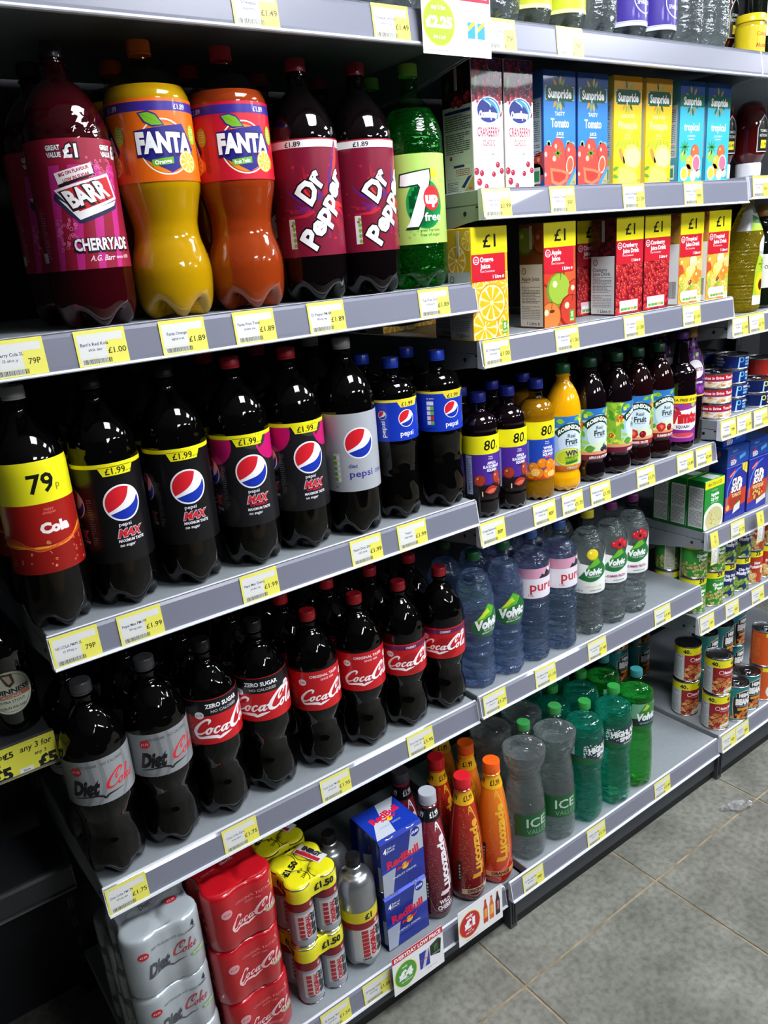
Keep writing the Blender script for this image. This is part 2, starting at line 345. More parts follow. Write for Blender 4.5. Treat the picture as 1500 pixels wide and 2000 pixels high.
# back of the gondola and posts
b = MB(); b.box(-1.2, .485, FZ, 2.6, .5, 2.39, DARK); mkobj('wall_back', b.mesh('wall_back'), kind='structure')
for i, x in enumerate((0, .8, 1.6, 2.4)):
    b = MB(); b.box(x-.016, .448, FZ, x+.016, .484, 2.25, BLK)
    for k in range(44): b.box(x-.005, .4472, .02+k*.05, x-.001, .4482, .045+k*.05, KICK); b.box(x+.001, .4472, .02+k*.05, x+.005, .4482, .045+k*.05, KICK)
    mkobj('trim_%d' % (i+1), b.mesh('post'), kind='structure')
def shelf(k, x0, x1, label, base=False, dark=False, back=.445, d0=0, d1=0):
    zb, yf = LEV[k]; s = thing('gondola_shelf', label, 'shelf', (x0, yf, zb), group='gondola shelves'); w = x1-x0; D = back-yf
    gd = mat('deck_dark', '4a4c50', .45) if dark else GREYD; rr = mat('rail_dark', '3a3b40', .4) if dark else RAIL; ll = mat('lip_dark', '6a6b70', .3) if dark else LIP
    d = MB(); d.box(.003+d0, .0135, .024, w-.003+d1, D, .048, gd, ch=.0015); mkobj('deck', d.mesh('deck'), s)
    r = MB(); r.prism([(.0125, .0475), (.0085, .0475), (.0048, .0425), (.0008, .0075), (.0008, .003), (.0125, .003)], .002, w-.002, rr); mkobj('price_rail', r.mesh('price_rail'), s)
    l = MB(); l.prism([(.004, .0028), (-.003, .0028), (-.0042, .0), (-.003, -.0015), (.004, -.0015)], .001, w-.001, ll); l.prism([(.0125, .0476), (.0082, .0476), (.0068, .0488), (.0105, .0494), (.0125, .049)], .001, w-.001, ll); mkobj('rail_lip', l.mesh('rail_lip'), s)
    for xx in (0, w-.0018): e = MB(); e.prism([(.013, .047), (.006, .047), (-.001, .004), (.002, -.001), (.013, -.001)], xx, xx+.0018, ll); mkobj('rail_end', e.mesh('rail_end'), s)
    if base:
        q = MB(); q.box(.022, .016, FZ-zb+.001, w-.001, .03, FZ-zb+.028, BLK); q.box(.022, .011, FZ-zb+.028, w-.001, .03, -.002, KICK); mkobj('kick_plate', q.mesh('kick_plate'), s)
        q = MB(); q.box(.001, .01, FZ-zb+.001, .021, .05, -.002, KICK); q.box(.006, .0085, FZ-zb+.012, .009, .01, -.012, BLK); q.box(.013, .0085, FZ-zb+.012, .016, .01, -.012, BLK); mkobj('foot', q.mesh('foot'), s)
    else:
        for xx in (.0032, w-.0052):
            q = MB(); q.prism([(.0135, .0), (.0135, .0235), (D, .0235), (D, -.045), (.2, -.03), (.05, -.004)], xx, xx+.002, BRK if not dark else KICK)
            ho = MB(); a = [(.05+.004*cos(t*PI/4), .012+.004*sin(t*PI/4)) for t in range(8)]
            br = mkobj('bracket', q.mesh('bracket'), s); sd = -.0006 if xx < .1 else .002
            ho.prism(a, xx+sd, xx+sd+.0006, BLK); ho.prism([(.013, .022), (.022, .022), (.022, .019), (.013, .019)], xx+sd, xx+sd+.0006, BLK); mkobj('hole', ho.mesh('hole'), br)
    return s
shelf('top', 0, .8, 'top grey shelf of the left bay above the fizzy drink bottles')
shelf('top2', .8, 1.6, 'top grey shelf of the middle bay, with clear bottles, above the tall cartons')
shelf('top3', 1.6, 2.4, 'top grey shelf of the right bay carrying the yellow jar')
shelf('1a', 0, .8, 'grey shelf holding the orange, cherry red and bright green fizzy bottles')
shelf('1b', 0, .8, 'grey shelf holding the tall black cola bottles with round emblems')
shelf('1c', 0, .8, 'grey shelf holding red-labelled and silver-labelled contour cola bottles')
shelf('1d', 0, .8, 'grey bottom shelf holding shrink-wrapped can packs and energy drinks', base=True, d1=.058)
shelf('2a', .8, 1.6, 'grey shelf holding the tall slim juice cartons')
shelf('2b', .8, 1.6, 'grey shelf holding cartons with yellow one pound tops')
shelf('2c', .8, 1.6, 'grey shelf holding the squash and cordial bottles')
shelf('2d', .8, 1.6, 'grey shelf holding the blue and clear still water bottles')
shelf('2e', .8, 1.6, 'grey bottom shelf holding the green sparkling water bottles', base=True, d0=.058)
shelf('3a', 1.6, 2.4, 'grey right bay shelf holding dark red sauce bottles')
shelf('3b', 1.6, 2.4, 'grey right bay shelf holding the ribbed cooking oil bottle')
shelf('3c', 1.6, 2.4, 'grey right bay shelf holding flat fish tins')
shelf('3d', 1.6, 2.4, 'grey right bay shelf holding green and blue soup boxes')
shelf('3e', 1.6, 2.4, 'grey right bay shelf holding tins of peas and potatoes')
shelf('3f', 1.6, 2.4, 'grey right bay bottom shelf holding tins of beans', base=True)
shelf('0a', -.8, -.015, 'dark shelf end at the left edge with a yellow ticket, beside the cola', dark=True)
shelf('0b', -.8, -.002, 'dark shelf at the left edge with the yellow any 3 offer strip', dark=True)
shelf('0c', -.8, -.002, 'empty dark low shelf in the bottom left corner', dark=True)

# ---------------------------------------------------------------- price tickets and cards
RV = Vector((0, .004, .0365)).normalized()
def ticket(k, x, price, name, label, w=66, yaw=0, clear=False):
    zb, yf = LEV[k]; A = Art(); h = 45
    A.rect(-w/2, 0, w/2, h, 'e6e062', 0); A.rect(-w/2+3, 10, 6, h-5, 'dcdcd8', 1); A.rect(-w/2+3, h-15, w/2-4, h-5, 'dcdcd8', 1.2); A.rect(-w/2+3, 1.5, 6, 11, 'dadace', 1.1)
    A.text(name, -9, 27, 4.2, '2a2e60', 2, w=min(36, len(name)*2.4)); A.text(name[::-1].lower()[:9], -9, 20, 3.4, '3a3e68', 2, w=18)
    A.text(price, 19, 17, 7.5, '4a4610', 2, w=4.8*len(price)); A.bars(-w/2+6, 2, 10, 8, '33342c', 2, 30)
    fl_ = Flat((0, 0, 0), (1, 0, 0), RV); bm = MB(); bm.box(-w/2000, 0, 0, w/2000, .0003, h/1000, ink('f0ecc0'))
    t = thing('price_ticket', label, 'price ticket', (x, yf-.00075, zb+.003), group='price tickets'); t.rotation_euler = (-math.atan2(.004, .0365), 0, math.radians(yaw))
    mkobj('card', bm.mesh('card'), t); mkobj('print', A.mesh('print', Flat()), t)
for k, l in {
 '1a': [(.037, '79P', 'Cherry Cola 2L', 'leftmost ticket'), (.141, '£1.00', "Barr's Red Kola", 'ticket below the cherryade'), (.254, '£1.89', 'Fanta Orange', 'ticket below the orange drink'), (.364, '£1.89', 'Fanta Fruit Twist', 'ticket below the red fruit drink'), (.488, '£1.89', 'Dr Pepper PM189', 'ticket below the maroon-labelled pair'), (.703, '£1.89', '7up Free 2Ltr', 'ticket below the green bottle')],
 'top': [(.402, '£1.49', 'Schweppes', 'faint ticket left of the white offer card'), (.621, '£1.49', 'Schweppes Lemonade', 'ticket touching the left side of the white offer card'), ],
 'top2': [(.839, '79P', 'Euro Shopper 2L', 'ticket at the right side of the white offer card'), (1.001, '79P', 'Perfectly Clear Water 1.5L', 'ticket below the yellow flavoured water')],
 '1b': [(.035, '79P', 'HS COLA PM79 2L', 'ticket below the 79p cola'), (.129, '£1.99', 'Pepsi Max PM199', 'second ticket below the black bottles'), (.326, '£1.99', 'Pepsi Max Cherry', 'ticket below the pink and black pair'), (.536, '£1.99', 'Pepsi Diet 2ltr', 'ticket below the grey-labelled bottle'), (.638, '£1.99', 'Pepsi', 'ticket below the blue-labelled bottles')],
 '1c': [(.035, '£1.75', 'Diet Coke PM174', 'ticket at the left end below the silver labels'), (.237, '£1.75', 'Coca Cola Zero', 'ticket below the black-topped red labels'), (.436, '£1.95', 'Coca Cola PM195', 'ticket below the plain red labels'), (.641, '£1.95', 'Coca Cola Cherry', 'ticket below the purple-topped red labels')],
 '1d': [(.343, '£1.50', 'ES Energy 4pk', 'ticket below the yellow four-packs'), (.441, '£1.00', 'ES Energy Drink', 'ticket below the silver bottle')],
 '2a': [(.833, '£1.99', 'Ocean Spray', 'faded ticket below the cranberry cartons'), (.996, '99P', 'Sunpride Tomato', 'pale ticket below the tomato cartons'), (1.199, '£1.09', 'Sunpride Pure Pineapple', 'ticket below the yellow pineapple cartons'), (1.395, '99P', 'Sunpride Tropical', 'ticket below the turquoise tropical cartons')],
 '2b': [(.838, '£1.00', 'ES Orange Juice', 'ticket below the orange juice'), (1.026, '£1.00', 'ES Apple Juice', 'ticket below the apple juice'), (1.231, '£1.00', 'ES Cranberry', 'ticket below the cranberry juice drink'), (1.433, '£1.00', 'ES Tropical', 'ticket below the tropical juice drink')],
 '2c': [(.835, '80P', 'ES Apple Blackcurrant', 'leftmost ticket below the squash'), (.982, '80P', 'ES Orange Squash', 'ticket below the orange squash'), (1.068, '£1.75', 'Robinsons Orange', 'ticket below the all-orange bottle'), (1.159, '£1.75', 'Robinsons Apple', 'ticket below the apple and blackcurrant drink'), (1.318, '£1.75', 'Robinsons Summer', 'ticket below the summer fruits drink'), (1.47, '£1.89', 'Vimto Squash', 'left ticket of the close pair at the right end'), (1.546, '£2.49', 'Ribena Blackcurrant', 'right ticket of the close pair at the right end')],
 '2d': [(.841, '£1.29', 'Volvic Mineral Water', 'leftmost ticket below the still water'), (.998, '£1.19', 'Pure Mineral Water', 'ticket below the pink-labelled water'), (1.175, '£1.49', 'Volvic Touch of Fruit', 'ticket below the clear flavoured water'), (1.428, '£1.49', 'Volvic Summer Fruit', 'ticket below the empty right end of the water shelf')],
 '2e': [(.868, '79P', 'Ice Valley Sparkling', 'ticket below the clear waisted bottles'), (1.085, '£1.19', 'Highland Spring', 'ticket below the teal bottles'), (1.345, '£1.49', 'Sparkling Mineral', 'ticket at the empty right end of the bottom shelf')],
 '3a': [(1.645, '99P', 'Tomato Ketchup', 'ticket at the right edge below the red sauce')], '3b': [(1.634, '£1.49', 'Cooking Oil', 'left ticket below the oil'), (1.706, '£2.79', 'Flora Oil', 'right ticket below the oil')],
 '3c': [(1.634, '79P', 'Tuna Flakes', 'first of three tickets below the fish tins'), (1.704, '£1.39', 'Tuna Chunks', 'second of three tickets below the fish tins'), (1.781, '£1.59', 'Red Salmon', 'third of three tickets below the fish tins')],
 '3d': [(1.738, '£1.29', 'Cup a Soup', 'flat ticket below the tomato soup box')], '3e': [(1.637, '59P', 'ES Garden Peas', 'first ticket below the peas'), (1.758, '50P', 'Mushy Peas', 'ticket below the mushy peas'), (1.89, '75P', 'New Potatoes', 'ticket below the potato tins')],
 '3f': [(1.634, '40P', 'ES Baked Beans', 'left ticket of the pair below the beans'), (1.701, '89P', 'Baked Beans', 'right ticket of the pair below the beans')],
}.items():
    where = {'1a': 'upper left rail', 'top': 'top left rail', 'top2': 'top middle rail', '1b': 'second left rail', '1c': 'third left rail', '1d': 'lowest left rail', '2a': 'tall carton rail', '2b': 'juice rail', '2c': 'squash rail', '2d': 'still water rail', '2e': 'lowest middle rail'}.get(k, 'in the right bay')
    for x, p, n, d in l: ticket(k, x, p, n, 'yellow '+d+', '+where if k[0] != '3' else 'yellow '+d+' in the right bay')
# tickets hanging down from the soup shelf
for x, d in ((1.612, 'under the green soup box'), (1.829, 'under the minestrone soup box')):
    zb, yf = LEV['3d']; A = Art(); A.rect(-17, 0, 17, 92, 'f0f0ea', 0); A.rect(-17, 0, 17, 3, 'e6e062', 1); A.rect(-17, 50, 17, 92, 'e6e062', 1); A.rect(-17, 0, -14, 92, 'e6e062', 1.2)
    A.text('£1.25', 3, 72, 7, '55551c', 2, rot=-PI/2); A.bars(0, 0, 1, 1, L=0)
    for i in range(24): A.rect(10, 3+i*1.9, 15.5, 3+i*1.9+(.7 if i % 3 else 1.2), '33342c', 2)
    A.micro(-12, 6, 6, 44, '9a9ab0', 9)
    class Bend(Flat):
        def __call__(s, u, v, off): return Vector((u+v*-.12, -off-.004*sin(v*34)-.006, v))
    bm = MB(); rg = []
    for i in range(9): v = i*.0115; rg.append([(-.017-v*.12, -.006-.004*sin(v*34)+.0003, v), (.017-v*.12, -.006-.004*sin(v*34)+.0003, v), (.017-v*.12, -.006-.004*sin(v*34), v), (-.017-v*.12, -.006-.004*sin(v*34), v)])
    bm.rings(rg, ink('f0ecc0')); t = thing('hanging_ticket', 'long curled yellow and white ticket hanging over the rail '+d, 'price ticket', (x, yf-.006, zb-.036), group='hanging price tickets')
    mkobj('card', bm.mesh('card'), t); mkobj('print', A.mesh('print', Bend(), vstep=6), t)
def card(name, label, loc, w, h, A, rot=(0, 0, 0)):
    t = thing(name, label, 'sign', loc, group='white offer cards'); t.rotation_euler = [math.radians(a) for a in rot]
    b = MB(); b.box(-w/2000, 0, 0, w/2000, .0006, h/1000, ink('f2f2f2')); mkobj('card', b.mesh('card'), t); mkobj('print', A.mesh('print', Flat(), clip=(-w/2, 0, w/2, h)), t)
    b = MB(); b.box(-w/2000-.001, .0007, h/1000-.03, w/2000+.001, .0015, h/1000+.001, film('clear_holder', 'f4f4f4')); b.box(-.012, .0015, h/1000-.02, .012, .006, h/1000-.006, BRK); mkobj('holder', b.mesh('holder'), t)
def mini(A, x, y, w, h, c1, c2, rot=0, cap='e8e8e8'):
    A.poly([(x-w*.5, y), (x+w*.5, y), (x+w*.5, y+h*.6), (x+w*.22, y+h*.85), (x+w*.22, y+h*.93), (x-w*.22, y+h*.93), (x-w*.22, y+h*.85), (x-w*.5, y+h*.6)], c1, 2); A.rect(x-w*.5, y+h*.2, x+w*.5, y+h*.6, c2, 3); A.rect(x-w*.22, y+h*.93, x+w*.22, y+h, cap, 3)
A = Art(); A.rect(-67, 74, 67, 92, 'd2233c', 1); A.text('EVERYDAY LOW PRICE', 0, 83, 8.5, 'ffffff', 2, w=122, bold=.02); A.ell(-36, 42, 30, 31, '98ba28', 1, n=36); A.ring(-36, 42, 30.5, 1.6, 'f2ec5a', 2)
A.text('any 2 for', -36, 62, 5.5, 'ffffff', 2, bold=.02); A.text('£2.25', -36, 43, 14, 'ffffff', 2, w=52, bold=.05); A.text('PM £1.49', -36, 23, 4.5, 'ffffff', 2)
for x in (28, 48): mini(A, x, 14, 15, 54, 'cfe0ee', '2f8fd0'); A.poly([(x-7, 34), (x+7, 44), (x+7, 50), (x-7, 40)], 'f0d032', 4)
A.micro(-55, 4, -20, 7, '9a9a9a', 1)
card('offer_card', 'white offer card with red header and pale green £2.25 circle on the top rail', (.737, -.047, 1.693), 137, 90, A)
A = Art(); A.rect(-65, 80, 65, 97, 'cc2230', 1); A.text('EVERYDAY LOW PRICE', 0, 88, 9.5, 'ffffff', 2, w=120, bold=.025); A.ell(-34, 40, 28, 31, '4f9a3a', 1, n=36); A.ring(-34, 40, 28, 1.8, 'ece64a', 2, ry=31)
A.text('only', -36, 60, 6, 'ffffff', 2); A.text('£4', -34, 41, 19, 'ffffff', 2, w=36, bold=.06); A.text('PM £4.89/£5.35', -32, 22, 3.4, 'ffffff', 2); A.text('each', -33, 28, 3.6, 'ffffff', 2)
A.rect(2, 22, 28, 64, '1a3a9c', 2); A.poly([(20, 64), (28, 64), (16, 22), (8, 22)], 'c6cdd8', 3); A.text('RedBull', 15, 44, 5, 'd42040', 4, w=22); A.poly([(30, 40), (56, 32), (60, 68), (52, 74), (30, 66)], '141816', 2); A.poly([(30, 66), (52, 74), (60, 68), (38, 60)], '2c322e', 2.4)
for i in (0, 1, 2): A.stroke([(42+i*3.4, 62+i*.4, 1.4), (41.6+i*3.4, 53, 1.2), (42+i*3.4, 45, .6)], '50b030', 3)
A.text('MONSTER', 46, 40, 3.6, 'b8c8b8', 3, w=20); A.micro(-44, 3, -14, 6, '9a9a9a', 1); A.micro(20, 12, 46, 15, '9a9a9a', 1)
card('offer_card', 'white offer card with red header and green £4 circle on the lowest rail', (.536, -.034, -.003), 131, 97, A, (0, 0, 0))
A = Art(); A.ell(-32, 44, 29, 32, 'c4202c', 1, n=36); A.ring(-32, 44, 29.5, 2, 'f0c83a', 2, ry=32.5); A.text('only', -32, 66, 8, 'ffffff', 2, bold=.02); A.text('£1', -32, 47, 21, 'ffffff', 2, w=30, bold=.06); A.text('each', -32, 30, 4.4, 'ffffff', 2); A.text('PM £1.99', -32, 23, 4.4, 'ffffff', 2)
for x, c_, d in ((14, 'c83a28', 'e8882a'), (32, 'e06a20', 'f0a43a'), (50, '2a1016', '7a2030')): mini(A, x, 18, 13, 62, c_, d, cap='c82a20'); A.text('Lucozade', x, 43, 5, 'f4dcc0', 4, rot=PI/2, w=22)
A.micro(-44, 4, -10, 7, 'b08080', 1)
card('offer_card', 'white offer card with red £1 circle and three small bottles on the lowest rail', (.708, -.034, .003), 128, 92, A, (0, 0, 0))
# yellow "any 3" strip and ticket of the bay at the left
A = Art(); A.rect(-160, 0, 0, 55, 'ece84a', 0)
for x in (-26, -92, -158): A.text('any 3 for', x-2, 44, 10, '111111', 1, w=46, shear=.15); A.text('any 3', x+2, 30, 6, '111111', 1, shear=.1); A.text('£5', x+10, 13, 20, '111111', 1, w=29, bold=.04); A.rect(x-32, 4, x-12, 12, 'f4f4f0', 1); A.text('Save', x-22, 8, 4, '333333', 2)
A.text('£5', -68, 42, 10, '111111', 1, w=14, bold=.02)
t = thing('offer_strip', 'bright yellow any 3 for £5 strip on the left edge shelf', 'sign', (-.004, LEV['0b'][1]-.003, LEV['0b'][0]-.002)); b = MB(); b.box(-.16, 0, 0, 0, .0006, .055, ink('e8e44a')); mkobj('card', b.mesh('card'), t); mkobj('print', A.mesh('print', Flat()), t)
t = thing('price_ticket', 'yellow and white ticket cut by the left edge of the photo beside the 79p cola', 'price ticket', (-.049, LEV['0a'][1]-.002, LEV['0a'][0]+.002)); b = MB(); b.box(-.033, 0, 0, .033, .0004, .046, ink('f0ecc0')); mkobj('card', b.mesh('card'), t)
A = Art(); A.rect(-33, 0, 33, 46, 'e6e062', 0); A.rect(-30, 12, 8, 36, 'dcdcd8', 1); A.rect(-30, 2, 30, 9, 'dcdcd8', 1); A.text('£2.50', 18, 20, 8, '6e6a1c', 2); mkobj('print', A.mesh('print', Flat()), t)
# scrap of clear wrapper on the floor
def scrap():
    bm = bmesh.new(); bmesh.ops.create_grid(bm, x_segments=14, y_segments=8, size=1); rnd = random.Random(3)
    for v in bm.verts: v.co = Vector((v.co.x*.045+rnd.uniform(-.004, .004), v.co.y*.018*(1.2-abs(v.co.x))+rnd.uniform(-.004, .004), rnd.uniform(.001, .012)))
    me = bpy.data.meshes.new('wrapper'); bm.to_mesh(me); bm.free(); me.materials.append(mat('wrapper_clear', 'f4f6f6', .12, trans=.8, ior=1.3)); return me
o = mkobj('plastic_wrapper', scrap(), loc=(1.535, -.135, FZ+.001)); o.rotation_euler = (0, 0, -.5); tag(o, 'crumpled scrap of clear plastic film on the grey floor tiles', 'litter')

# ================================================================ products
PROTO = {}
def place(key, x, y, surf, label, cat='bottle', yaw=0, group=None, name=None, nolabel=False, lean=(0, 0), h0=0):
    if key not in PROTO: PROTO[key] = BUILD[key]()
    nm, parts = PROTO[key]; t = thing(name or nm, label, cat, (x, y, SURF.get(surf, 0)+h0+.0004), yaw, group, lean); objs = []
    for p in parts:
        if nolabel and p[0] == 'label': objs.append(None); continue
        o = mkobj(p[0], p[1], objs[p[2]] if len(p) > 2 and p[2] is not None else t); objs.append(o)
    return t
def neck(h, r=12.5, ch=18): return [(h-ch-16, r+1.5), (h-ch-8, r+.4), (h-ch-6, r+3), (h-ch-4, r+3), (h-ch-2, r), (h-ch+3, r)]
def capmesh(h, ch=18, r=15, col='b01822', sc=1, ribs=True, rough=.35, metal=0):
    mb = MB(); n = 60; rs = []; z0 = h-ch
    for z, q, rib in ((z0, r-1.6, 0), (z0, r+.1, 0), (z0+2.4, r+.2, 0), (z0+2.6, r-.7, 0), (z0+3.2, r-.7, 0), (z0+3.4, r, 1), (h-2, r-.2, 1), (h-.5, r-.9, 0), (h, r-2.6, 0), (h-.3, r-5, 0), (h-.3, .5, 0)):
        rs.append([((q+(.35 if rib and ribs and j % 2 else 0))*sin(2*PI*j/n)*.001*sc, -(q+(.35 if rib and ribs and j % 2 else 0))*cos(2*PI*j/n)*.001*sc, z*.001*sc) for j in range(n)])
    mb.rings(rs, mat('cap_'+col, col, rough, metal=metal, coat=.2)); return mb.mesh('cap', True, 35)
def bottle(nm, h, prof, body, cap, A=None, R=48, petal=(5, 30, 20), ribs=None, dimp=None, level=None, liq=None, sc=1.0, capr=15, caph=18, nk=12.5, clip=None, capk={}, step=5, n=70, vstep=9, lrough=.32, extra=None, split=None, side=None):
    P = smoothprof([q for q in prof if q[0] < h-caph-19]+neck(h, nk, caph)); parts = []
    if level is None:
        parts.append(('body', lathe(P, body, 'body', n, petal, ribs, dimp, sc)))
    else:
        Q = [p for p in P if p[0] < level or p[0] <= 0] ; top = [(level, Cyl(.04, P).r(level*.001)*1000), (level+.01, 0.2)]
        parts.append(('body', lathe(P, body, 'body', n, petal, ribs, dimp, sc)))
        parts.append(('liquid', lathe(Q+top, liq, 'liquid', n, petal, ribs, dimp, sc, inset=.5)))
    parts.append(('cap', capmesh(h, caph, capr, cap, sc, **capk)))
    if A:
        if clip and len(clip) == 2: clip = (-PI*R, clip[0], PI*R, clip[1])
        c = clip or (-PI*R, 0, PI*R, h); c = tuple(q*sc for q in c)
        if sc != 1: A.items = [([(x*sc, y*sc) for x, y in vs], fs, col, L) for vs, fs, col, L in A.items]
        if split: B = Art(); B.items = [i for i in A.items if min(v[1] for v in i[0]) > split]; A.items = [i for i in A.items if min(v[1] for v in i[0]) <= split]; parts.append(('neck_label', B.mesh('neck_label', Cyl(R*.001*sc, P, sc), clip=c, step=step, vstep=vstep, rough=lrough)))
        if side: B = Art(); B.items = [i for i in A.items if max(v[0] for v in i[0]) < side]; A.items = [i for i in A.items if max(v[0] for v in i[0]) >= side]; parts.append(('side_label', B.mesh('side_label', Cyl(R*.001*sc, P, sc), step=step, vstep=vstep)))
        parts.append(('label', A.mesh('label', Cyl(R*.001*sc, P, sc), clip=c, step=step, vstep=vstep, rough=lrough)))
    if extra: parts += extra(P)
    return nm, parts
BASE5 = lambda r: [(5, .5), (1, r*.45), (0, r*.62), (5, r*.8), (15, r*.91)]
COLA = mat('cola_black', '040303', .05, spec=.45, coat=.1); COLAR = mat('cola_brown', '080405', .05, spec=.5, coat=.2)
BIG = lambda r=48: BASE5(r)+[(32, r-1), (50, r), (205, r), (235, r), (255, r-5), (273, r-14), (289, r-26), (300, 16)]
DIMP = [(222, 250, 10, 26, .9)]
# ---- art
def a_pepsimax(cherry=False):
    A = Art(); R = 48; A.rect(-PI*R, 72, PI*R, 218, '1b1a1e' if cherry else '0e0e11', 0)
    if cherry:
        for x in (-PI*R, -58, 40, 110): A.ell(x, 205, 30, 32, 'c8146c', .3)
        A.ell(8, 214, 24, 20, '3a3634', .4); A.ell(-50, 100, 22, 28, '2a2826', .4)
    A.rect(-PI*R, 213, PI*R, 219, 'f2e81c', 1); A.poly([(-26, 214), (26, 214), (20, 201), (-20, 201)], 'f2e81c', 1); A.poly([(-140, 214), (-88, 214), (-94, 201), (-134, 201)], 'f2e81c', 1)
    A.text('£1.99', -2, 208, 9.5, '111111', 2, w=29); A.text('2 for £3', 16, 205, 2.5, '333333', 2)
    for gx, s_ in ((0, 1), (-78, .8), (85, .8)):
        A.globe(gx, 160, 25*s_); A.text('pepsi', gx-2, 129, 5.5, 'e8e8ee', 2, w=18*s_)
        y = 116
        A.text('MAX', gx+4, y, 12, 'b8b8c0', 2, w=36*s_, shear=.3, bold=.08); A.text('MAX', gx+4, y, 11, 'd41f2a', 3, w=33*s_, shear=.3, bold=.03)
        if cherry: A.text('CHERRY', gx+4, 106.5, 4.5, 'c41a3a', 3, w=30*s_, bold=.02); y -= 5
        A.text('MAXIMUM TASTE', gx+4, y-11.5, 4.2, 'e8e8ee', 2, w=38*s_, bold=.02, shear=.1); A.text('no sugar', gx-3, y-18, 4.6, 'e8e8ee', 2, w=22*s_, bold=.01, shear=.1)
    A.micro(-52, 100, -44, 170, '8a8a92', 20); return A
def a_dietpepsi():
    A = Art(); R = 48; A.rect(-PI*R, 83, PI*R, 217, 'a9acb2', 0); A.globe(6, 166, 25); A.text('diet', -8, 128, 7, '26348c', 2, w=16); A.text('pepsi', 6, 114, 12, '26348c', 2, w=42)
    A.text('ZERO SUGAR', 58, 112, 6, '26348c', 2); A.rect(-42, 100, -30, 150, 'd8dad8', 1)
    for i in range(5): A.ell(-39, 105+i*9.5, 3.4, 3.6, '7fae3c', 2); A.ell(-33, 105+i*9.5, 3, 3.4, 'f0f0ee', 2)
    A.text('diet', -40, 92, 3, '333333', 2); return A
def a_pepsi():
    A = Art(); R = 42.5; A.rect(-PI*R, 148, PI*R, 221, '1638b8', 0); A.rect(-PI*R, 217, PI*R, 221.5, 'f0d838', 1); A.poly([(-6, 217), (40, 217), (34, 207), (0, 207)], 'f0d838', 1); A.text('£1.99', 14, 212.5, 7.5, '151515', 2, w=25)
    A.globe(10, 187, 14.5); A.text('pepsi', 10, 161, 9.5, 'ffffff', 2, w=27); A.globe(-34, 195, 7.5); A.text('pepsi', -34, 170, 8.5, 'ffffff', 2, w=29, rot=PI/2)
    A.rect(46, 160, 56, 205, 'e8ecf4', 1)
    for i in range(5): A.ell(48.5, 165+i*8.6, 2.6, 3.2, ['7fbe3c', 'd8302c', '7fbe3c', '7fbe3c', 'e8ecf4'][i], 2)
    A.rect(-86, 160, -76, 205, 'e8ecf4', 1); return A
def a_pepsi2():
    A = a_pepsi(); A.rect(-36-12, 155, -22, 212, '1638b8', 6); A.text('Per 250ml', -30, 209, 2.4, 'ffffff', 7)
    for i in range(5): A.rect(-37, 161+i*9, -24, 168+i*9, 'f0f2f6', 7); A.rect(-30, 161+i*9, -24, 168+i*9, ['7fbe3c', 'd8302c', '7fbe3c', '7fbe3c', 'f0f2f6'][i], 8)
    return A
def a_cola79():
    A = Art(); R = 48; A.rect(-PI*R, 88, PI*R, 243, '8e1410', 0); A.rect(-PI*R, 130, PI*R, 186, 'a01a14', .3); A.rect(-PI*R, 186, PI*R, 243, 'f0e81e', 1)
    A.text('79', -1, 214, 26, '111111', 2, w=34, bold=.01); A.text('p', 21, 208, 10, '8a861a', 2)
    A.text('happy', 2, 178, 4, 'd86a60', 2); A.text('shopper', 2, 173, 4, 'd86a60', 2); A.text('Cola', 6, 152, 14, 'f4e8e4', 2, w=40, bold=.05)
    for i, (dy, c, w) in enumerate(((0, 'd8622a', 5), (3, 'f0a83a', 2.6), (-4, 'c84418', 3), (6, 'e88a30', 1.2), (-7, 'd86a20', 1.2))):
        A.stroke([(-R*3.1, 126+dy, .5), (-60, 132-dy, w), (-20, 124+dy*.5, w), (20, 128-dy*.3, w), (60, 142+dy, w*.8), (150, 128, .5)], c, 1+i*.2, k=8)
    rnd = random.Random(5)
    for i in range(60):
        x = rnd.choice((-30, -5, 28, 45))+rnd.uniform(-4, 4)+rnd.choice((0, 0, 90, -90)); y = rnd.uniform(92, 134); q = rnd.uniform(.5, 1.6); A.ring(x, y, q, .5, 'f0a878', 2)
    return A
def a_fanta(col, sub, red=False):
    A = Art(); R = 56; A.rect(-PI*R, 175, PI*R, 274, col, 0); A.rect(-PI*R, 259, PI*R, 270, '3c2a8c', 1)
    for x in (-60, 36, 130): A.text('£1.89', x, 264.5, 6.5, 'f0e8f4', 2, w=19)
    for gx in (8, -100):
        A.ring(gx, 216, 33, 1.8, 'fff4e0', 2); A.ell(gx, 215, 30, 30, 'f08a1e' if red else 'f2881a', 1, n=30)
        A.poly([(gx-38, 236), (gx+28, 244), (gx+44, 214), (gx+32, 198), (gx+4, 185), (gx-30, 203), (gx-38, 222)], '2a2480', 3)
        A.leaf(gx-14, 249, 36, 17, -.45, '2a2480', 3); A.leaf(gx-14, 249, 31, 13, -.45, '79b82a', 4, '3c7a1c')
        A.text('FANTA', gx+2, 221, 25, '1a1660', 4, w=80, bold=.09, taper=-.12); A.text('FANTA', gx+1, 222, 23, 'ffffff', 5, w=76, bold=.045, taper=-.12)
        A.poly([(gx-20, 201), (gx+8, 204), (gx+8, 196), (gx-20, 193)], '6fb42c', 5); A.text(sub, gx-6, 198.5, 5, 'ffffff', 6, rot=.1, w=22, bold=.02)
        A.slice(gx+30, 198, 14, L=5); A.ell(gx+42, 196, 6, 8, 'f08a1e', 4.5)
        A.ell(gx+46, 232, 8, 12, '9cc42e', 6); A.micro(gx+41, 225, gx+51, 240, 'eef4d0', 5, 7)
    A.rect(-52, 185, -44, 240, 'd85a1a' if not red else 'b01c28', 1); A.micro(-52, 187, -45, 238, '4a3a20', 18, 2); return A
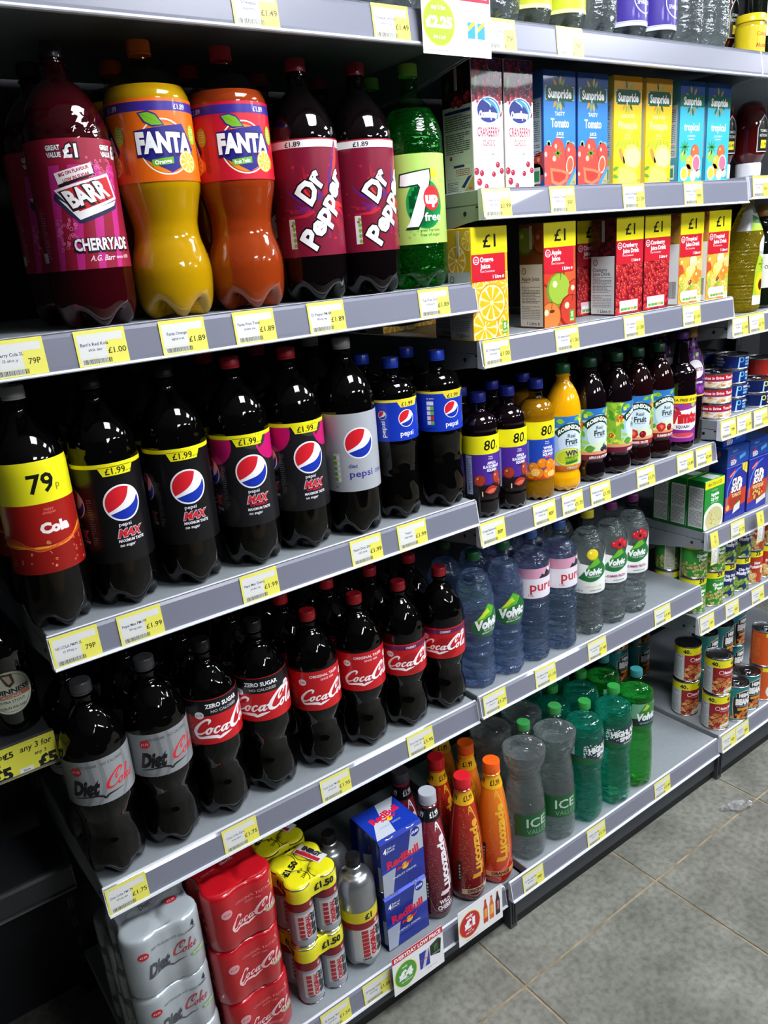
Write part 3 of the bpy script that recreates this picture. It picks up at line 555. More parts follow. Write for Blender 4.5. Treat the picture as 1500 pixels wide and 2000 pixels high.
def a_barr():
    A = Art(); R = 53; A.rect(-PI*R, 73, PI*R, 226, '921a34', 0)
    for x, w in ((-150, 9), (-110, 7), (-46, 8), (-22, 9), (4, 9), (30, 8), (70, 9), (110, 8)): A.poly([(x, 73), (x+w, 73), (x+w+16, 196), (x+10, 196)], 'c02a80', .5)
    A.rect(-PI*R, 198, PI*R, 226, '981c38', 1)
    for x in (-26, 42, -110, 120):
        A.text('GREAT', x, 216, 6, '20141c', 2, w=19, bold=.1); A.text('GREAT', x, 216, 5.6, 'f4f0f0', 3, w=18, bold=.04); A.text('VALUE', x, 208, 6, '20141c', 2, w=19, bold=.1); A.text('VALUE', x, 208, 5.6, 'f4f0f0', 3, w=18, bold=.04); A.text('£1', x+20, 212, 16, '20141c', 2, w=20, bold=.1); A.text('£1', x+20, 212, 15, 'f4f0f0', 3, w=17, bold=.03)
    A.poly([(-30, 184), (18, 196), (20, 184), (-26, 170)], '26141c', 2); A.poly([(-30, 187), (16, 198), (18, 186), (-27, 174)], 'f4ecec', 3); A.text('BIG ON FLAVOUR', -6, 189, 4, 'a02030', 4, rot=.24, w=38, bold=.02); A.text('LOW IN SUGAR', -4, 182, 4, 'a02030', 4, rot=.24, w=34, bold=.02)
    A.poly([(-34, 164), (36, 182), (46, 150), (44, 144), (-4, 128), (-10, 128), (-36, 158)], '2c2a4c', 2); A.poly([(-30, 158), (-8, 132), (42, 148), (46, 154), (-4, 140)], 'f4f0f0', 2.5)
    A.poly([(-34, 168), (38, 186), (48, 156), (-8, 138)], 'f4f0f0', 3); A.poly([(-30, 166), (36, 182), (44, 158), (-7, 142)], 'c4242c', 4)
    A.text('BARR', 6, 162, 22, '26141c', 5, w=58, rot=.26, bold=.09, shear=-.25); A.text('BARR', 6, 163, 21, 'f6f2f2', 6, w=54, rot=.26, bold=.03, shear=-.25)
    A.text('CHERRYADE', 17, 102, 16, '20141c', 3, w=80, bold=.07); A.text('CHERRYADE', 17, 103, 14.5, 'f4f0f0', 4, w=76, bold=.02); A.text('A.G. Barr', 12, 86, 7, 'f0dce4', 3, w=32, shear=.3); A.text('since 1875', 42, 86, 4, 'f0dce4', 3)
    rnd = random.Random(8)
    for i in range(90): x = rnd.choice((rnd.uniform(10, 52), rnd.uniform(-40, -14))); y = rnd.uniform(168, 204) if x > 0 else rnd.uniform(96, 134); A.ring(x, y, rnd.uniform(.8, 2), .6, 'e87aa8', 2)
    A.rect(-84, 84, -66, 96, 'd8d8dc', 2); A.micro(-66, 88, -56, 150, 'd890b0', 22, 2); return A
def a_drpepper():
    A = Art(); R = 51.5; A.rect(-PI*R, 66, PI*R, 228, '7c1430', 0); A.rect(-PI*R, 217, PI*R, 227, 'eef0ee', 1); A.rect(-PI*R, 227, PI*R, 229, 'a02038', 1); A.text('£1.89', -22, 222, 7, '303030', 2, w=24, bold=.01); A.text('£1.89', 70, 222, 7, '303030', 2, w=24)
    rnd = random.Random(2)
    for i in range(26):
        a = rnd.uniform(0, 2*PI); l = rnd.uniform(34, 62); x, y = 12, 135; q = rnd.uniform(10, 20); A.stroke([(x+q*cos(a), y+q*sin(a), 9), (x+l*.6*cos(a+.15), y+l*.6*sin(a+.15), 5), (x+l*cos(a), y+l*sin(a), 2)], rnd.choice(('c42434', '5c2078', 'd8342c', 'a01c30')), 1)
        A.ell(x+(l+6)*cos(a+.2), y+(l+6)*sin(a+.2), 2.2, 2, 'b82034', 1, n=8)
    A.stroke([(30, 170, 4), (44, 200, 14), (50, 226, 4)], 'd8402c', 1); A.stroke([(26, 160, 3), (38, 195, 6), (48, 224, 2)], '5c2078', 1.5)
    for g, c, L in ((.085, '14080c', 3), (.03, 'ffffff', 4)):
        A.text('Dr', -2, 165, 30, c, L, w=46 if L == 4 else 50, rot=.98, bold=g, shear=.1); A.text('Pepper', 18, 134, 29, c, L, w=122 if L == 4 else 126, rot=1.02, bold=g, shear=.1)
    A.rect(-40, 78, -30, 120, 'e8e0e4', 1)
    for i in range(5): A.ell(-32.5, 82+i*8, 2.6, 3.2, '78b43c', 2)
    return A
def a_7up():
    A = Art(); R = 50; A.rect(-PI*R, 71, PI*R, 209, 'b4d86c', 0); A.ell(6, 133, 31, 37, '149448', 1, n=36); A.ell(8, 131, 31, 37, '149448', 1, n=30)
    A.leaf(24, 178, 20, 13, -.6, 'f0dc2a', 2); A.slice(31, 166, 7, '5ca82c', 'eaf4a8', 'a8cc3a', 2)
    for d, c, L in ((2.2, '123a20', 3), (0, 'ffffff', 4)):
        A.poly([(-32-d, 178+d), (16+d, 184+d), (17+d, 172), (2+d, 112), (-6, 98-d*2), (-26-d, 98-d*2), (-20, 106), (-9, 134), (0-d, 158), (-4, 163-d), (-24, 161-d), (-34-d, 162-d)], c, L)
    A.ell(19, 141, 15, 19, 'd42a30', 5, n=26); A.text('up', 19, 142, 17, 'ffffff', 6, w=24, bold=.05); A.text('free', 20, 113, 13, 'ffffff', 5, w=31, bold=.01)
    A.text('great 7up taste', 14, 92, 4.2, '3c7a3a', 2, w=36); A.text('free of sugar', 14, 85, 4.8, '3c7a3a', 2, w=36); A.rect(-52, 82, -40, 130, 'c6dc9c', 1)
    for i in range(6): A.rect(-45, 84+i*7.6, -40.5, 90+i*7.6, '58a83c', 2); A.rect(-51, 84+i*7.6, -46, 90+i*7.6, '2c5a3c', 2)
    for x, y in ((-14, 86), (-20, 92), (-8, 92), (-22, 82)): A.ring(x, y, 1.6, .5, '5ca84c', 2)
    return A
def a_coke(kind):
    A = Art(); R = 47; z0, z1 = {'zero': (148, 228), 'diet': (136, 209), 'orig': (131, 211), 'cherry': (126, 195)}[kind]; H = z1-z0
    if kind == 'diet':
        A.rect(-PI*R, z0, PI*R, z1, '8e9294', 0)
        for x in (-110, -80, -30, -14, 22, 50, 80): A.stroke([(x, z0, 5), (x+12, z0+30, 7), (x+10, z1, 5)], '7c8082', .5)
        A.text('NO SUGAR   NO CALORIES', -2, z1-9, 4.6, '4a4c50', 2, w=66); A.text('Diet', -28, z0+30, 24, '14141a', 3, w=38, shear=.25, bold=.05); A.coke(24, z0+30, 56); A.stroke([(-50, z0+12, .8), (-20, z0+15, 2.6), (-8, z0+13, 3), (-4, z0+9, 3), (2, z0+13, 3), (24, z0+15, .6)], '14141a', 3)
        A.ell(-38, z1-16, 8, 7, 'c82430', 3); A.text('£1.75', -38, z1-16, 3.6, 'f4dcdc', 4)
        return A
    A.rect(-PI*R, z0, PI*R, z1, 'c4161e', 0); c = 0
    if kind == 'zero': A.rect(-PI*R, z1-28, PI*R, z1, '121014', 1); A.rect(-PI*R, z1-1.5, PI*R, z1, '8c1a20', 2); A.text('ZERO SUGAR', 0, z1-11, 7, 'f0f0f2', 2, w=58, bold=.02); A.text('NO CALORIES', 2, z1-21, 5, 'c8c8cc', 2, w=46)
    if kind == 'orig': A.text('ORIGINAL TASTE', 4, z1-10, 5.4, 'f4e8e8', 2, w=60, bold=.01); A.text('SINCE 1886', 8, z1-18, 4, 'f4e0e0', 2, w=28)
    if kind == 'cherry': A.rect(-PI*R, z1-13, PI*R, z1-3, '5c1a4c', 1); A.text('CHERRY', 4, z1-8, 4.8, 'f0e4ec', 2, w=22, bold=.01); A.leaf(2, z0+38, 46, 20, .2, 'a4101a', .5); A.ell(8, z0+14, 16, 13, 'a8101a', .5)
    A.cocacola(2, z0+29 if kind != 'cherry' else z0+29, 104 if kind != 'zero' else 118)
    for x in (-40, 48): A.ell(x, z1-(26 if kind == 'zero' else 21), 7.5, 6.5, 'f0f0f2', 3); A.text('£1.85' if kind != 'zero' else '£1.75', x, z1-(26 if kind == 'zero' else 21), 3.4, '2a1a1e', 4)
    A.rect(-64, z0+6, -54, z1-24, 'a8141c', 1); A.micro(-64, z0+8, -54, z1-26, 'e0a0a4', 14, 2); return A
def a_squash(kind):
    A = Art(); R = 37; W = PI*R; oc = kind == 'orange'; A.rect(-W, 46, W, 132, '2348b0' if oc else '4c2a94', 0); A.rect(-W, 130, W, 166, 'f0e61c', 1)
    A.text('80', 8, 148, 20, '111111', 2, w=26, shear=.12); A.text('p', 25, 142, 7, '555a10', 2); A.text('80', -70, 148, 20, '111111', 2, w=26)
    A.text('happy', 8, 125, 2.8, 'f0f0f8', 2, w=9); A.text('shopper', 8, 121, 2.8, 'f0f0f8', 2, w=11)
    for i, t in enumerate(('WHOLE', 'ORANGE', 'SQUASH') if oc else ('APPLE &', 'BLACKCURRANT', 'SQUASH')): A.text(t, 10, 112-i*7, 5.4, 'f4f4fa', 2, w=[22, 26, 26][i] if oc else [20, 36, 22][i], bold=.03)
    A.rect(2, 91, 22, 93.5, 'e8443c' if oc else '1c1440', 2); A.rect(-44, 50, -30, 128, 'a8b4d8' if not oc else '6a98d8', 2); A.micro(-42, 54, -32, 124, '3a3a5a', 22, 3)
    if oc:
        A.rect(-W, 46, W, 52, 'c84a14', 1)
        for x, y, r in ((-22, 72, 11), (-4, 80, 11), (14, 76, 12), (30, 72, 10), (-12, 60, 11), (8, 58, 12), (26, 58, 11), (-28, 56, 9), (60, 66, 12), (-60, 66, 12), (80, 58, 12), (100, 70, 12)): A.ball(x, y, r, 'f08a1c', 'fbc070', 'c85a10', 2)
        A.slice(18, 56, 11, L=4, ry=6); A.slice(-18, 62, 9, L=4, ry=8)
    else:
        A.rect(-W, 46, W, 64, '120c14', 1)
        for x in range(-110, 116, 11): A.ell(x, 62+(x*7 % 5), 7, 7, '16101c', 1.5)
        for x, y, r, ry in ((-16, 78, 12, 12), (20, 82, 10, 14), (30, 70, 7, 8), (-60, 78, 12, 12), (62, 78, 11, 13), (-95, 74, 11, 11)): A.ball(x, y, r, 'a83a24', 'e8a070', '6a1a14', 2, ry=ry)
        A.leaf(8, 58, 30, 17, .2, 'b03020', 4); A.leaf(8, 56, 24, 8, .2, 'd86a50', 5); A.rect(-12, 46, -10, 56, 'f0d8a0', 4)
    return A
def a_robinsons(kind):
    A = Art(); R = 37; W = PI*R; top = 163; A.rect(-W, 55, W, top, {'orange': 'bcd8ec', 'ab': 'a8cce8', 'sf': 'a8cce8'}[kind], 0)
    A.rect(-W, top-24, W, top, '2f74c0', .3); A.leaf(-18, 153, 18, 10, -.2, '86bc34', 1, '4a8a20'); A.leaf(18, 156, 16, 8, .4, '86bc34', 1)
    rnd = random.Random({'orange': 3, 'ab': 4, 'sf': 9}[kind])
    for sx in ((-1, 1) if kind != 'orange' else (1,)):
        A.rect(min(sx*34, sx*W), 55, max(sx*34, sx*W), top, '8cb83c', .4)
        for i in range(70):
            x = sx*rnd.uniform(25, 112); A.leaf(x, rnd.uniform(68, top-3), rnd.uniform(10, 20), rnd.uniform(6, 11), rnd.uniform(0, 3), rnd.choice(('a8d03c', 'c8dc4c', '6ab02c', 'e8e45c', '4a9a2c')), .5+i*.01)
        for i in range(9): A.ball(sx*rnd.uniform(30, 105), rnd.uniform(76, 156), rnd.uniform(4, 7), rnd.choice(('c8301c', 'e8641c')), 'f0a080', None, 1.2)
    A.ell(4, 112, 27, 38, 'd4e4ee', 2, n=30)
    for arc_, c, L, w, hh in ((-.0085, '14381c', 3, 0, 0),):
        P = [(x, 141-.017*(x-4)**2) for x in range(-27, 36, 3)]; A.stroke([(x, y, 15) for x, y in P], '1a3c22', 3, k=1)
    A.text('ROBINSONS', 4, 141, 9, 'ffffff', 4, w=54, bold=.03, arc=-.017); A.text('Real', 5, 122, 8, '2a3438', 4, w=17); A.text('Fruit', 6, 110, 12.5, '2a3a3c', 4, w=28, bold=.02); A.text('in every drop', 6, 101, 3, '3a4448', 4, w=24)
    if kind == 'orange':
        A.ell(0, 76, 31, 20, 'c8d82c', 3, n=26); A.ring(0, 76, 27, 1, 'f0f4c0', 4, ry=17); A.text('WIN', 6, 85, 11, '3a2468', 5, w=28, bold=.03, rot=.08); A.text('WIMBLEDON', 6, 76, 4.6, '3c7a2a', 5, w=32, rot=.08, bold=.02); A.text('VIP EXPERIENCE', 6, 71, 3.4, '3c7a2a', 5, w=30, rot=.08); A.poly([(-8, 61), (20, 64), (20, 70), (-8, 67)], '2c7a38', 5); A.rect(-W, 46, W, 59, 'f08220', 6); A.text('ORANGE', 8, 52.5, 6, 'fff4e0', 7, w=27, bold=.03)
    else:
        A.ell(6, 76, 36, 13, 'd8e8c0', 3, n=24); A.rect(-W, 62, W, 70, 'e4a070', 3.5)
        if kind == 'ab': A.leaf(-17, 76, 24, 16, .15, '5c9a34', 5, 'a8d070'); [A.ball(x, y, 5.6, '1c1c3c', '7a88b8', None, 5) for x, y in ((12, 73), (20, 76), (27, 72))]; A.leaf(16, 82, 12, 5, .8, '3c7a2c', 5)
        else: A.poly([(-20, 82), (-10, 88), (0, 84), (2, 74), (-6, 66), (-14, 66), (-20, 74)], 'c82c24', 5); A.poly([(-14, 80), (-8, 83), (-3, 78), (-8, 71)], 'e87a60', 6); A.ball(12, 75, 8, '8c1420', 'd86060', '5c0c14', 5); A.leaf(-26, 80, 14, 10, 1, '5c9a34', 4)
        A.rect(-W, 50, W, 63, '7c1c3c' if kind == 'ab' else '98182c', 6); A.text('APPLE & BLACKCURRANT' if kind == 'ab' else 'SUMMER FRUITS', 12 if kind == 'ab' else 4, 56.5, 6, 'fbeef0', 7, w=62 if kind == 'ab' else 44, bold=.03)
        if kind == 'ab': A.rect(-92, 138, -74, 160, '6cb42c', 6)
    return A
def a_vimto():
    A = Art(); R = 37; W = PI*R; A.rect(-W, 25, W, 136, '9c3c9c', 0); A.rect(-W, 25, W, 60, '8c2c90', .2); A.rect(-W, 118, W, 136, 'f0dc1c', 5); A.text('FREE 35% EXTRA FREE 35% EXTRA', 0, 126, 6, '5a3c10', 6, w=140, bold=.02, shear=.1)
    rnd = random.Random(4)
    for i in range(40): A.ball(rnd.uniform(-W, W), rnd.uniform(92, 120), rnd.uniform(4, 8), rnd.choice(('c42c54', '8c1c4c', 'd8a8c8', 'a8c034', '3c1430', 'd4342c')), 'f0c0d0', None, 1)
    for x in (0, 10, 24): A.ell(x, 40, 18, 6, 'e890a0', 1)
    A.poly([(-32, 110), (-22, 112), (-10, 84), (0, 100), (54, 108), (58, 64), (30, 52), (-10, 56), (-24, 66)], 'ffffff', 3)
    A.text('Vimto', 15, 86, 27, 'd02430', 5, w=74, bold=.07); A.text('SQUASH', 10, 62, 7, '3c2468', 5, w=32, bold=.02)
    A.ell(14, 42, 26, 5, 'd84a5c', 2); return A
def a_ribena():
    A = Art(); R = 36; W = PI*R; A.rect(-W, 122, W, 262, '4c1c64', 0); rnd = random.Random(6)
    for i in range(90): A.ball(rnd.uniform(-W, W), rnd.uniform(126, 256), rnd.uniform(6, 10), rnd.choice(('5c2478', '7a2c94', '3c1450', '8c3ca0')), 'c890d0', None, 1)
    for i in range(12): A.leaf(rnd.uniform(-60, 60), rnd.uniform(140, 250), 16, 9, rnd.uniform(0, 3), '8cb03c', 2)
    A.rect(-W, 120, W, 124, 'd8b060', 3); A.rect(-W, 259, W, 263, 'd8b060', 3); A.ell(6, 186, 25, 22, 'f4eef4', 3, n=30); A.text('Ribena', 6, 188, 13, '7a1c4c', 4, w=42); A.text('blackcurrant', 8, 155, 6.5, 'f4eef4', 4, w=36, bold=.03); A.rect(-34, 210, -18, 252, 'd8d0d8', 3); A.bars(-33, 212, -19, 250, L=4, n=14); return A
def a_volvic(kind):
    A = Art()
    if kind == 'blue':
        A.poly(catmull([(-24, 150), (-14, 162), (0, 176), (12, 192), (18, 200), (28, 194), (46, 178), (58, 160), (46, 136), (24, 124), (0, 128), (-18, 138), (-24, 150)], 4)[:-1], '1c6a34', 0)
        A.poly([(-18, 158), (2, 178), (18, 199), (36, 188), (26, 172), (14, 170), (6, 164)], '5cb02c', 1); A.poly([(-8, 166), (6, 182), (16, 190), (22, 180), (12, 176), (6, 170)], 'c8dc30', 2)
        A.text('Volvic', 16, 155, 22, '0e3c1c', 3, w=66, bold=.08, shear=.15, rot=.1); A.text('Volvic', 16, 156, 21, 'eef2f2', 4, w=62, bold=.05, shear=.15, rot=.1); A.text('NATURAL', 18, 141, 4, 'e8f0e8', 4, rot=.1); A.text('MINERAL WATER', 20, 135, 4.4, 'e8f0e8', 4, w=36, rot=.1)
        A.rect(-50, 142, -38, 166, '1c2c44', 1); A.micro(-49, 144, -39, 164, 'b8c8d8', 7, 2); return A
    W = PI*41
    if kind in ('lemon', 'summer'):
        A.rect(-W, 111, W, 150, 'eef0ee', 0); A.poly([(-W, 150), (-W, 236), (-60, 236), (-42, 216), (-24, 190), (-24, 150)], 'e4e8e4', 0); A.poly([(30, 150), (W, 150), (W, 226), (60, 226), (30, 180)], 'e4e8e4', 0); A.poly([(-24, 150), (30, 150), (30, 176), (-24, 186)], 'eceeea', 0)
        for x in (0,): A.poly(catmull([(x-28, 148), (x-12, 168), (x+8, 196), (x+18, 204), (x+32, 186), (x+48, 162), (x+24, 146), (x, 140), (x-28, 148)], 4)[:-1], '1f7238', 2); A.poly([(x-8, 172), (x+16, 202), (x+26, 186), (x+10, 178)], '6cb830', 3)
        A.text('Volvic', 8, 165, 15, 'f0f4f0', 5, w=46, bold=.05, shear=.15, rot=.06); A.text('TOUCH of FRUIT', 10, 153, 4, 'e8f0e8', 5, w=32)
        if kind == 'lemon': A.ball(6, 208, 14, 'ead62a', 'f8f0a0', 'c8b01c', 4); A.text('~LEMON & LIME~', 10, 128, 6, 'e0d898', 4, w=48)
        else:
            for x, y in ((2, 210), (18, 216), (30, 208), (14, 204)): A.ball(x, y, 9, 'c42430', 'f07a80', '8c1420', 4)
            A.ell(14, 208, 4, 4, '3a1018', 7); A.text('~SUMMER FRUITS~', 8, 129, 6.4, '9c2c6c', 4, w=54, bold=.02)
        A.text('1.5L ℮', -24, 118, 4.4, '333844', 4); A.text('NATURAL FLAVOURS', 14, 118, 3.4, '444a54', 4, w=30); A.micro(-60, 118, -36, 180, '5a626c', 16, 4); return A
    if kind == 'pure':
        A.rect(-W, 159, W, 209, 'e8e2ea', 0); A.rect(-W, 205, W, 229, 'd89ab4', .5)
        A.poly([(0, 206), (8, 216), (14, 212), (24, 230), (30, 222), (38, 234), (48, 216), (60, 206)], '20242e', 2); A.poly([(22, 224), (24, 230), (30, 222), (38, 234), (42, 226), (36, 220), (30, 216)], 'e8e8f0', 3)
        A.text('pure', 10, 188, 23, 'c4222e', 3, w=60, bold=.0); A.text('1.5L', -18, 167, 5.5, 'a83a54', 3); A.micro(-80, 165, -50, 200, '9a8a9a', 8, 2); return A
def a_ice():
    A = Art(); W = PI*46; A.rect(-30, 72, 2*W-90, 129, '1c5a30', 0); A.text('ICE', 24, 108, 24, 'b8d0bc', 2, w=52, bold=.0); A.text('VALLEY', 26, 84, 13, '6a9a72', 2, w=56, bold=.0); return A
def a_highland():
    A = Art(); W = PI*45.5; A.rect(-W, 168, W, 190, '1c5c38', 0); A.rect(-W, 188, W, 192, '3a2a50', 1); A.poly([(-10, 190), (14, 180), (60, 176), (60, 192), (-10, 192)], '3a2450', 1); rnd = random.Random(1)
    for i in range(60): A.ell(rnd.uniform(-18, 14), rnd.uniform(190, 222), rnd.uniform(.8, 2), rnd.uniform(.8, 2), 'dce8e8', 2, n=6)
    A.poly([(12, 214), (30, 226), (38, 222), (48, 232), (62, 226), (70, 214)], '2c3440', 2)
    for b, c, L in ((.13, '1c2024', 3), (.05, 'eef4f4', 4)): A.text('HIGHLAND', 36, 209, 15, c, L, w=86 if L == 4 else 89, bold=b, rot=.08, shear=-.1); A.text('SPRING', 40, 193, 11, c, L, w=52 if L == 4 else 54, bold=b, rot=.08, shear=-.1)
    A.text('SPARKLING', 40, 180, 4.6, 'e8f0f0', 4, rot=.06); A.rect(-66, 190, -40, 232, 'ccd8d4', 1); A.bars(-64, 200, -48, 228, L=2, n=14); A.micro(-46, 194, -41, 230, '3a4444', 16, 2); return A
def a_volvicg():
    A = Art(); W = PI*43; A.rect(-18, 184, W, 205, '1a2a24', .5); A.poly([(-10, 205), (W, 205), (W, 240), (60, 246), (-10, 246)], '6aa884', 0); A.poly([(6, 222), (22, 244), (40, 248), (58, 232), (60, 205), (0, 205)], '2c7a34', 1); A.poly([(14, 226), (26, 244), (36, 236), (26, 228)], 'a8cc30', 2)
    A.text('Volvic', 28, 210, 19, 'e8eeee', 4, w=58, bold=.05, shear=.15); A.text('SPARKLING', 30, 192, 5.5, '7ab0c0', 4, w=44); return A
def a_silver():
    A = Art(); W = PI*38; A.rect(-W, 120, W, 146, 'd8c828', 1); A.text('£1', 2, 133, 13, '1a1a1a', 2, w=17, bold=.04); A.text('£1', -70, 133, 13, '1a1a1a', 2, w=17, bold=.04); A.text('£1', 72, 133, 13, '1a1a1a', 2, w=17); A.rect(-W, 104, W, 120, '8c1c24', 1)
    A.rect(-34, 24, 40, 104, 'c8c8c4', 1)
    for i in range(7): A.rect(-16, 34+i*9.6, -2, 42.5+i*9.6, 'b42430', 2)
    A.text('ORIGINAL', 7, 67, 12, 'b42430', 2, w=66, rot=PI/2, bold=.06); A.text('ENERGY', 24, 67, 15, '22242c', 2, w=68, rot=PI/2, bold=.09); A.text('DRINK', -8, 29, 5.5, '22242c', 2, w=20, bold=.04); A.ell(20, 112, 5, 5, 'c8a8a8', 2); return A
def a_luco(kind):
    A = Art(); W = PI*40; bk = kind == 'cherry'; A.rect(-W, 242, W, 276, '101014' if bk else 'f0b41c', 5)
    for x in (5, -50, 62): A.text('£1.99', x*1.3, 258, 14, 'f0f0f0' if bk else '14100c', 6, w=46, bold=.02)
    c = {'cherry': 'f0e8ec', 'orig': 'e8a828', 'orange': 'f0b42c'}[kind]
    A.text('Lucozade', 9, 138, 24, c, 3, w=140, rot=PI/2, bold=.03)
    A.stroke([(-3, 218, .6), (5, 238, 5), (20, 210, 3), (27, 180, 2), (28, 120, 1.2), (27, 78, .6)], c, 3); A.stroke([(-4, 222, .5), (4, 230, 3), (9, 222, 1)], c, 3); A.rect(-5, 64, 17, 70, c, 3)
    if kind == 'cherry': A.text('WILD', 4, 48, 11, 'f0e8ec', 3, w=27, bold=.03, rot=.06); A.text('CHERRY', 6, 34, 11, 'f0e8ec', 3, w=40, bold=.03, rot=.06)
    else: A.rect(-30, 24, W, 38, 'd8b090' if kind == 'orig' else 'e8a070', 2); A.text('ORIGINAL' if kind == 'orig' else 'ORANGE', 4, 32, 8, '2a1410', 3, w=44, bold=.04); A.text('POWERED BY GLUCOSE', 4, 25, 3.2, '2a1410', 3, w=44)
    A.text('ENERGY', 24, 92, 5, c, 3, rot=PI/2, w=24); rnd = random.Random(3)
    for i in range(150): x = rnd.gauss(-18, 7); A.ell(x, rnd.uniform(14, 236), .7, .7, 'e8a050' if not bk else 'c87088', 2, n=5)
    A.rect(-38, 60, -29, 110, '2a2420', 1); [A.ell(-33, 66+i*8, 1.8, 2.6, 'd8d0c8', 2, n=8) for i in range(5)]
    return A
def grad(key, c0, c1, z0, z1, rough=.08, **kw):      # two-tone printed sleeve, blended along the bottle's own height
    if key in MATS: return MATS[key]
    mt = mat(key, c0, rough, **kw); nt = mt.node_tree; tc = nt.nodes.new('ShaderNodeTexCoord'); sp = nt.nodes.new('ShaderNodeSeparateXYZ'); mr = nt.nodes.new('ShaderNodeMapRange'); r = nt.nodes.new('ShaderNodeValToRGB')
    mr.inputs[1].default_value = z0; mr.inputs[2].default_value = z1; r.color_ramp.elements[0].color = lin(c0); r.color_ramp.elements[1].color = lin(c1)
    nt.links.new(tc.outputs['Object'], sp.inputs[0]); nt.links.new(sp.outputs[2], mr.inputs[0]); nt.links.new(mr.outputs[0], r.inputs[0]); nt.links.new(r.outputs[0], nt.nodes['Principled BSDF'].inputs['Base Color']); return mt
def WATER(k, c, hz='d4dade', haze=.13):        # liquid: refracts, and lets part of the light straight through
    if k in MATS: return MATS[k]
    mt = mat(k, c, 0, trans=1, ior=1.33); nt = mt.node_tree; o = nt.nodes['Material Output']; t = nt.nodes.new('ShaderNodeBsdfTransparent'); t.inputs[0].default_value = lin(c); mx = nt.nodes.new('ShaderNodeMixShader'); mx.inputs[0].default_value = .08
    d = nt.nodes.new('ShaderNodeBsdfTranslucent'); d2 = nt.nodes.new('ShaderNodeBsdfDiffuse'); md = nt.nodes.new('ShaderNodeMixShader'); m3 = nt.nodes.new('ShaderNodeMixShader'); m3.inputs[0].default_value = haze
    for q in (d, d2): q.inputs[0].default_value = lin(hz)
    tc = nt.nodes.new('ShaderNodeTexCoord'); mp = nt.nodes.new('ShaderNodeMapping'); mp.inputs['Scale'].default_value = (26, 26, 70); n_ = nt.nodes.new('ShaderNodeTexNoise'); n_.inputs['Scale'].default_value = 1; n_.inputs['Detail'].default_value = 2
    bp = nt.nodes.new('ShaderNodeBump'); bp.inputs['Strength'].default_value = 1; bp.inputs['Distance'].default_value = .012; nt.links.new(tc.outputs['Object'], mp.inputs[0]); nt.links.new(mp.outputs[0], n_.inputs['Vector']); nt.links.new(n_.outputs[0], bp.inputs['Height']); nt.links.new(bp.outputs[0], nt.nodes['Principled BSDF'].inputs['Normal'])
    nt.links.new(d.outputs[0], md.inputs[1]); nt.links.new(d2.outputs[0], md.inputs[2]); nt.links.new(mx.outputs[0], m3.inputs[1]); nt.links.new(md.outputs[0], m3.inputs[2])
    nt.links.new(nt.nodes['Principled BSDF'].outputs[0], mx.inputs[1]); nt.links.new(t.outputs[0], mx.inputs[2]); nt.links.new(m3.outputs[0], o.inputs[0]); return mt
F_CLEAR = film('pet_clear', 'f2f6f6', .5); F_BLUE = film('pet_blue', 'eaf1fa', .5); F_GREEN = film('pet_green', 'a4eaac', .3); F_TEAL = film('pet_teal', 'a8ece4', .6); F_SMOKE = film('pet_neck', 'd8d4c8')
BUILD = {}
def reg(k):
    def d(f): BUILD[k] = f; return f
    return d
for k, c in (('pmax', False), ('pmaxcherry', True)): BUILD[k] = (lambda c=c, k=k: bottle('cola_bottle', 337 if not c else 334, BIG(), COLA, '101014' if not c else 'a81a28', a_pepsimax(c), 48, dimp=DIMP, clip=(72, 219)))
BUILD['dietp'] = lambda: bottle('cola_bottle', 337, BIG(), COLA, '9a9a98', a_dietpepsi(), 48, dimp=DIMP)
BUILD['cola79'] = lambda: bottle('cola_bottle', 339, BIG(), COLA, '9a9a9a', a_cola79(), 48, dimp=None)
BUILD['drp'] = lambda: bottle('cola_bottle', 341, BIG(51.5), COLAR, '8a1a28', a_drpepper(), 51.5, clip=(66, 229), dimp=[(232, 244, 12, 26, .6)])
PB = [*BASE5(42), (35, 42), (70, 41), (100, 38.5), (125, 40), (142, 42.5), (224, 42.5), (236, 40), (249, 32), (259, 20)]
BUILD['pepsi'] = lambda: bottle('cola_bottle', 290, PB, COLA, '1c3cb0', a_pepsi(), 42.5, dimp=[(20, 95, 5, 90, .8)])
BUILD['pepsi2'] = lambda: bottle('cola_bottle', 290, PB, COLA, '1c3cb0', a_pepsi2(), 42.5, dimp=[(20, 95, 5, 90, .8)])
CP = [*BASE5(46), (38, 45.5), (58, 43.5), (80, 40), (100, 41), (116, 45), (128, 47), (212, 47), (228, 45), (245, 39), (260, 30), (272, 21)]
for k, c, s_ in (('orig', 'b01c24', 1.0), ('cherry', 'a41c28', .985), ('zero', '17161a', 1.05), ('diet', '4c4c4e', 1.075)): BUILD['coke_'+k] = (lambda k=k, c=c, s_=s_: bottle('cola_bottle', 314, CP, COLA, c, a_coke(k), 47, sc=s_, dimp=[(232 if k == 'zero' else 216, 268, 9, 34, .8), (30, 105, 5, 110, 1.0)]))
FP = [(6, .5), (1, 24), (0, 36), (6, 45), (18, 51), (40, 55), (62, 56), (85, 52), (105, 46), (120, 45), (138, 48), (158, 53), (172, 56), (276, 56), (288, 52), (300, 43), (312, 30), (320, 20)]
ORL = mat('orange_drink', 'ffcc10', .12, coat=.8); ORR = mat('red_fruit_drink', 'cc501e', .12, coat=.8)
BUILD['fanta'] = lambda: bottle('fizzy_bottle', 350, FP, F_SMOKE, 'd8641c', a_fanta('ee6c12', 'Orange'), 56, level=292, liq=ORL, petal=(5, 34, 22), dimp=[(60, 95, 22, 16, .45)])
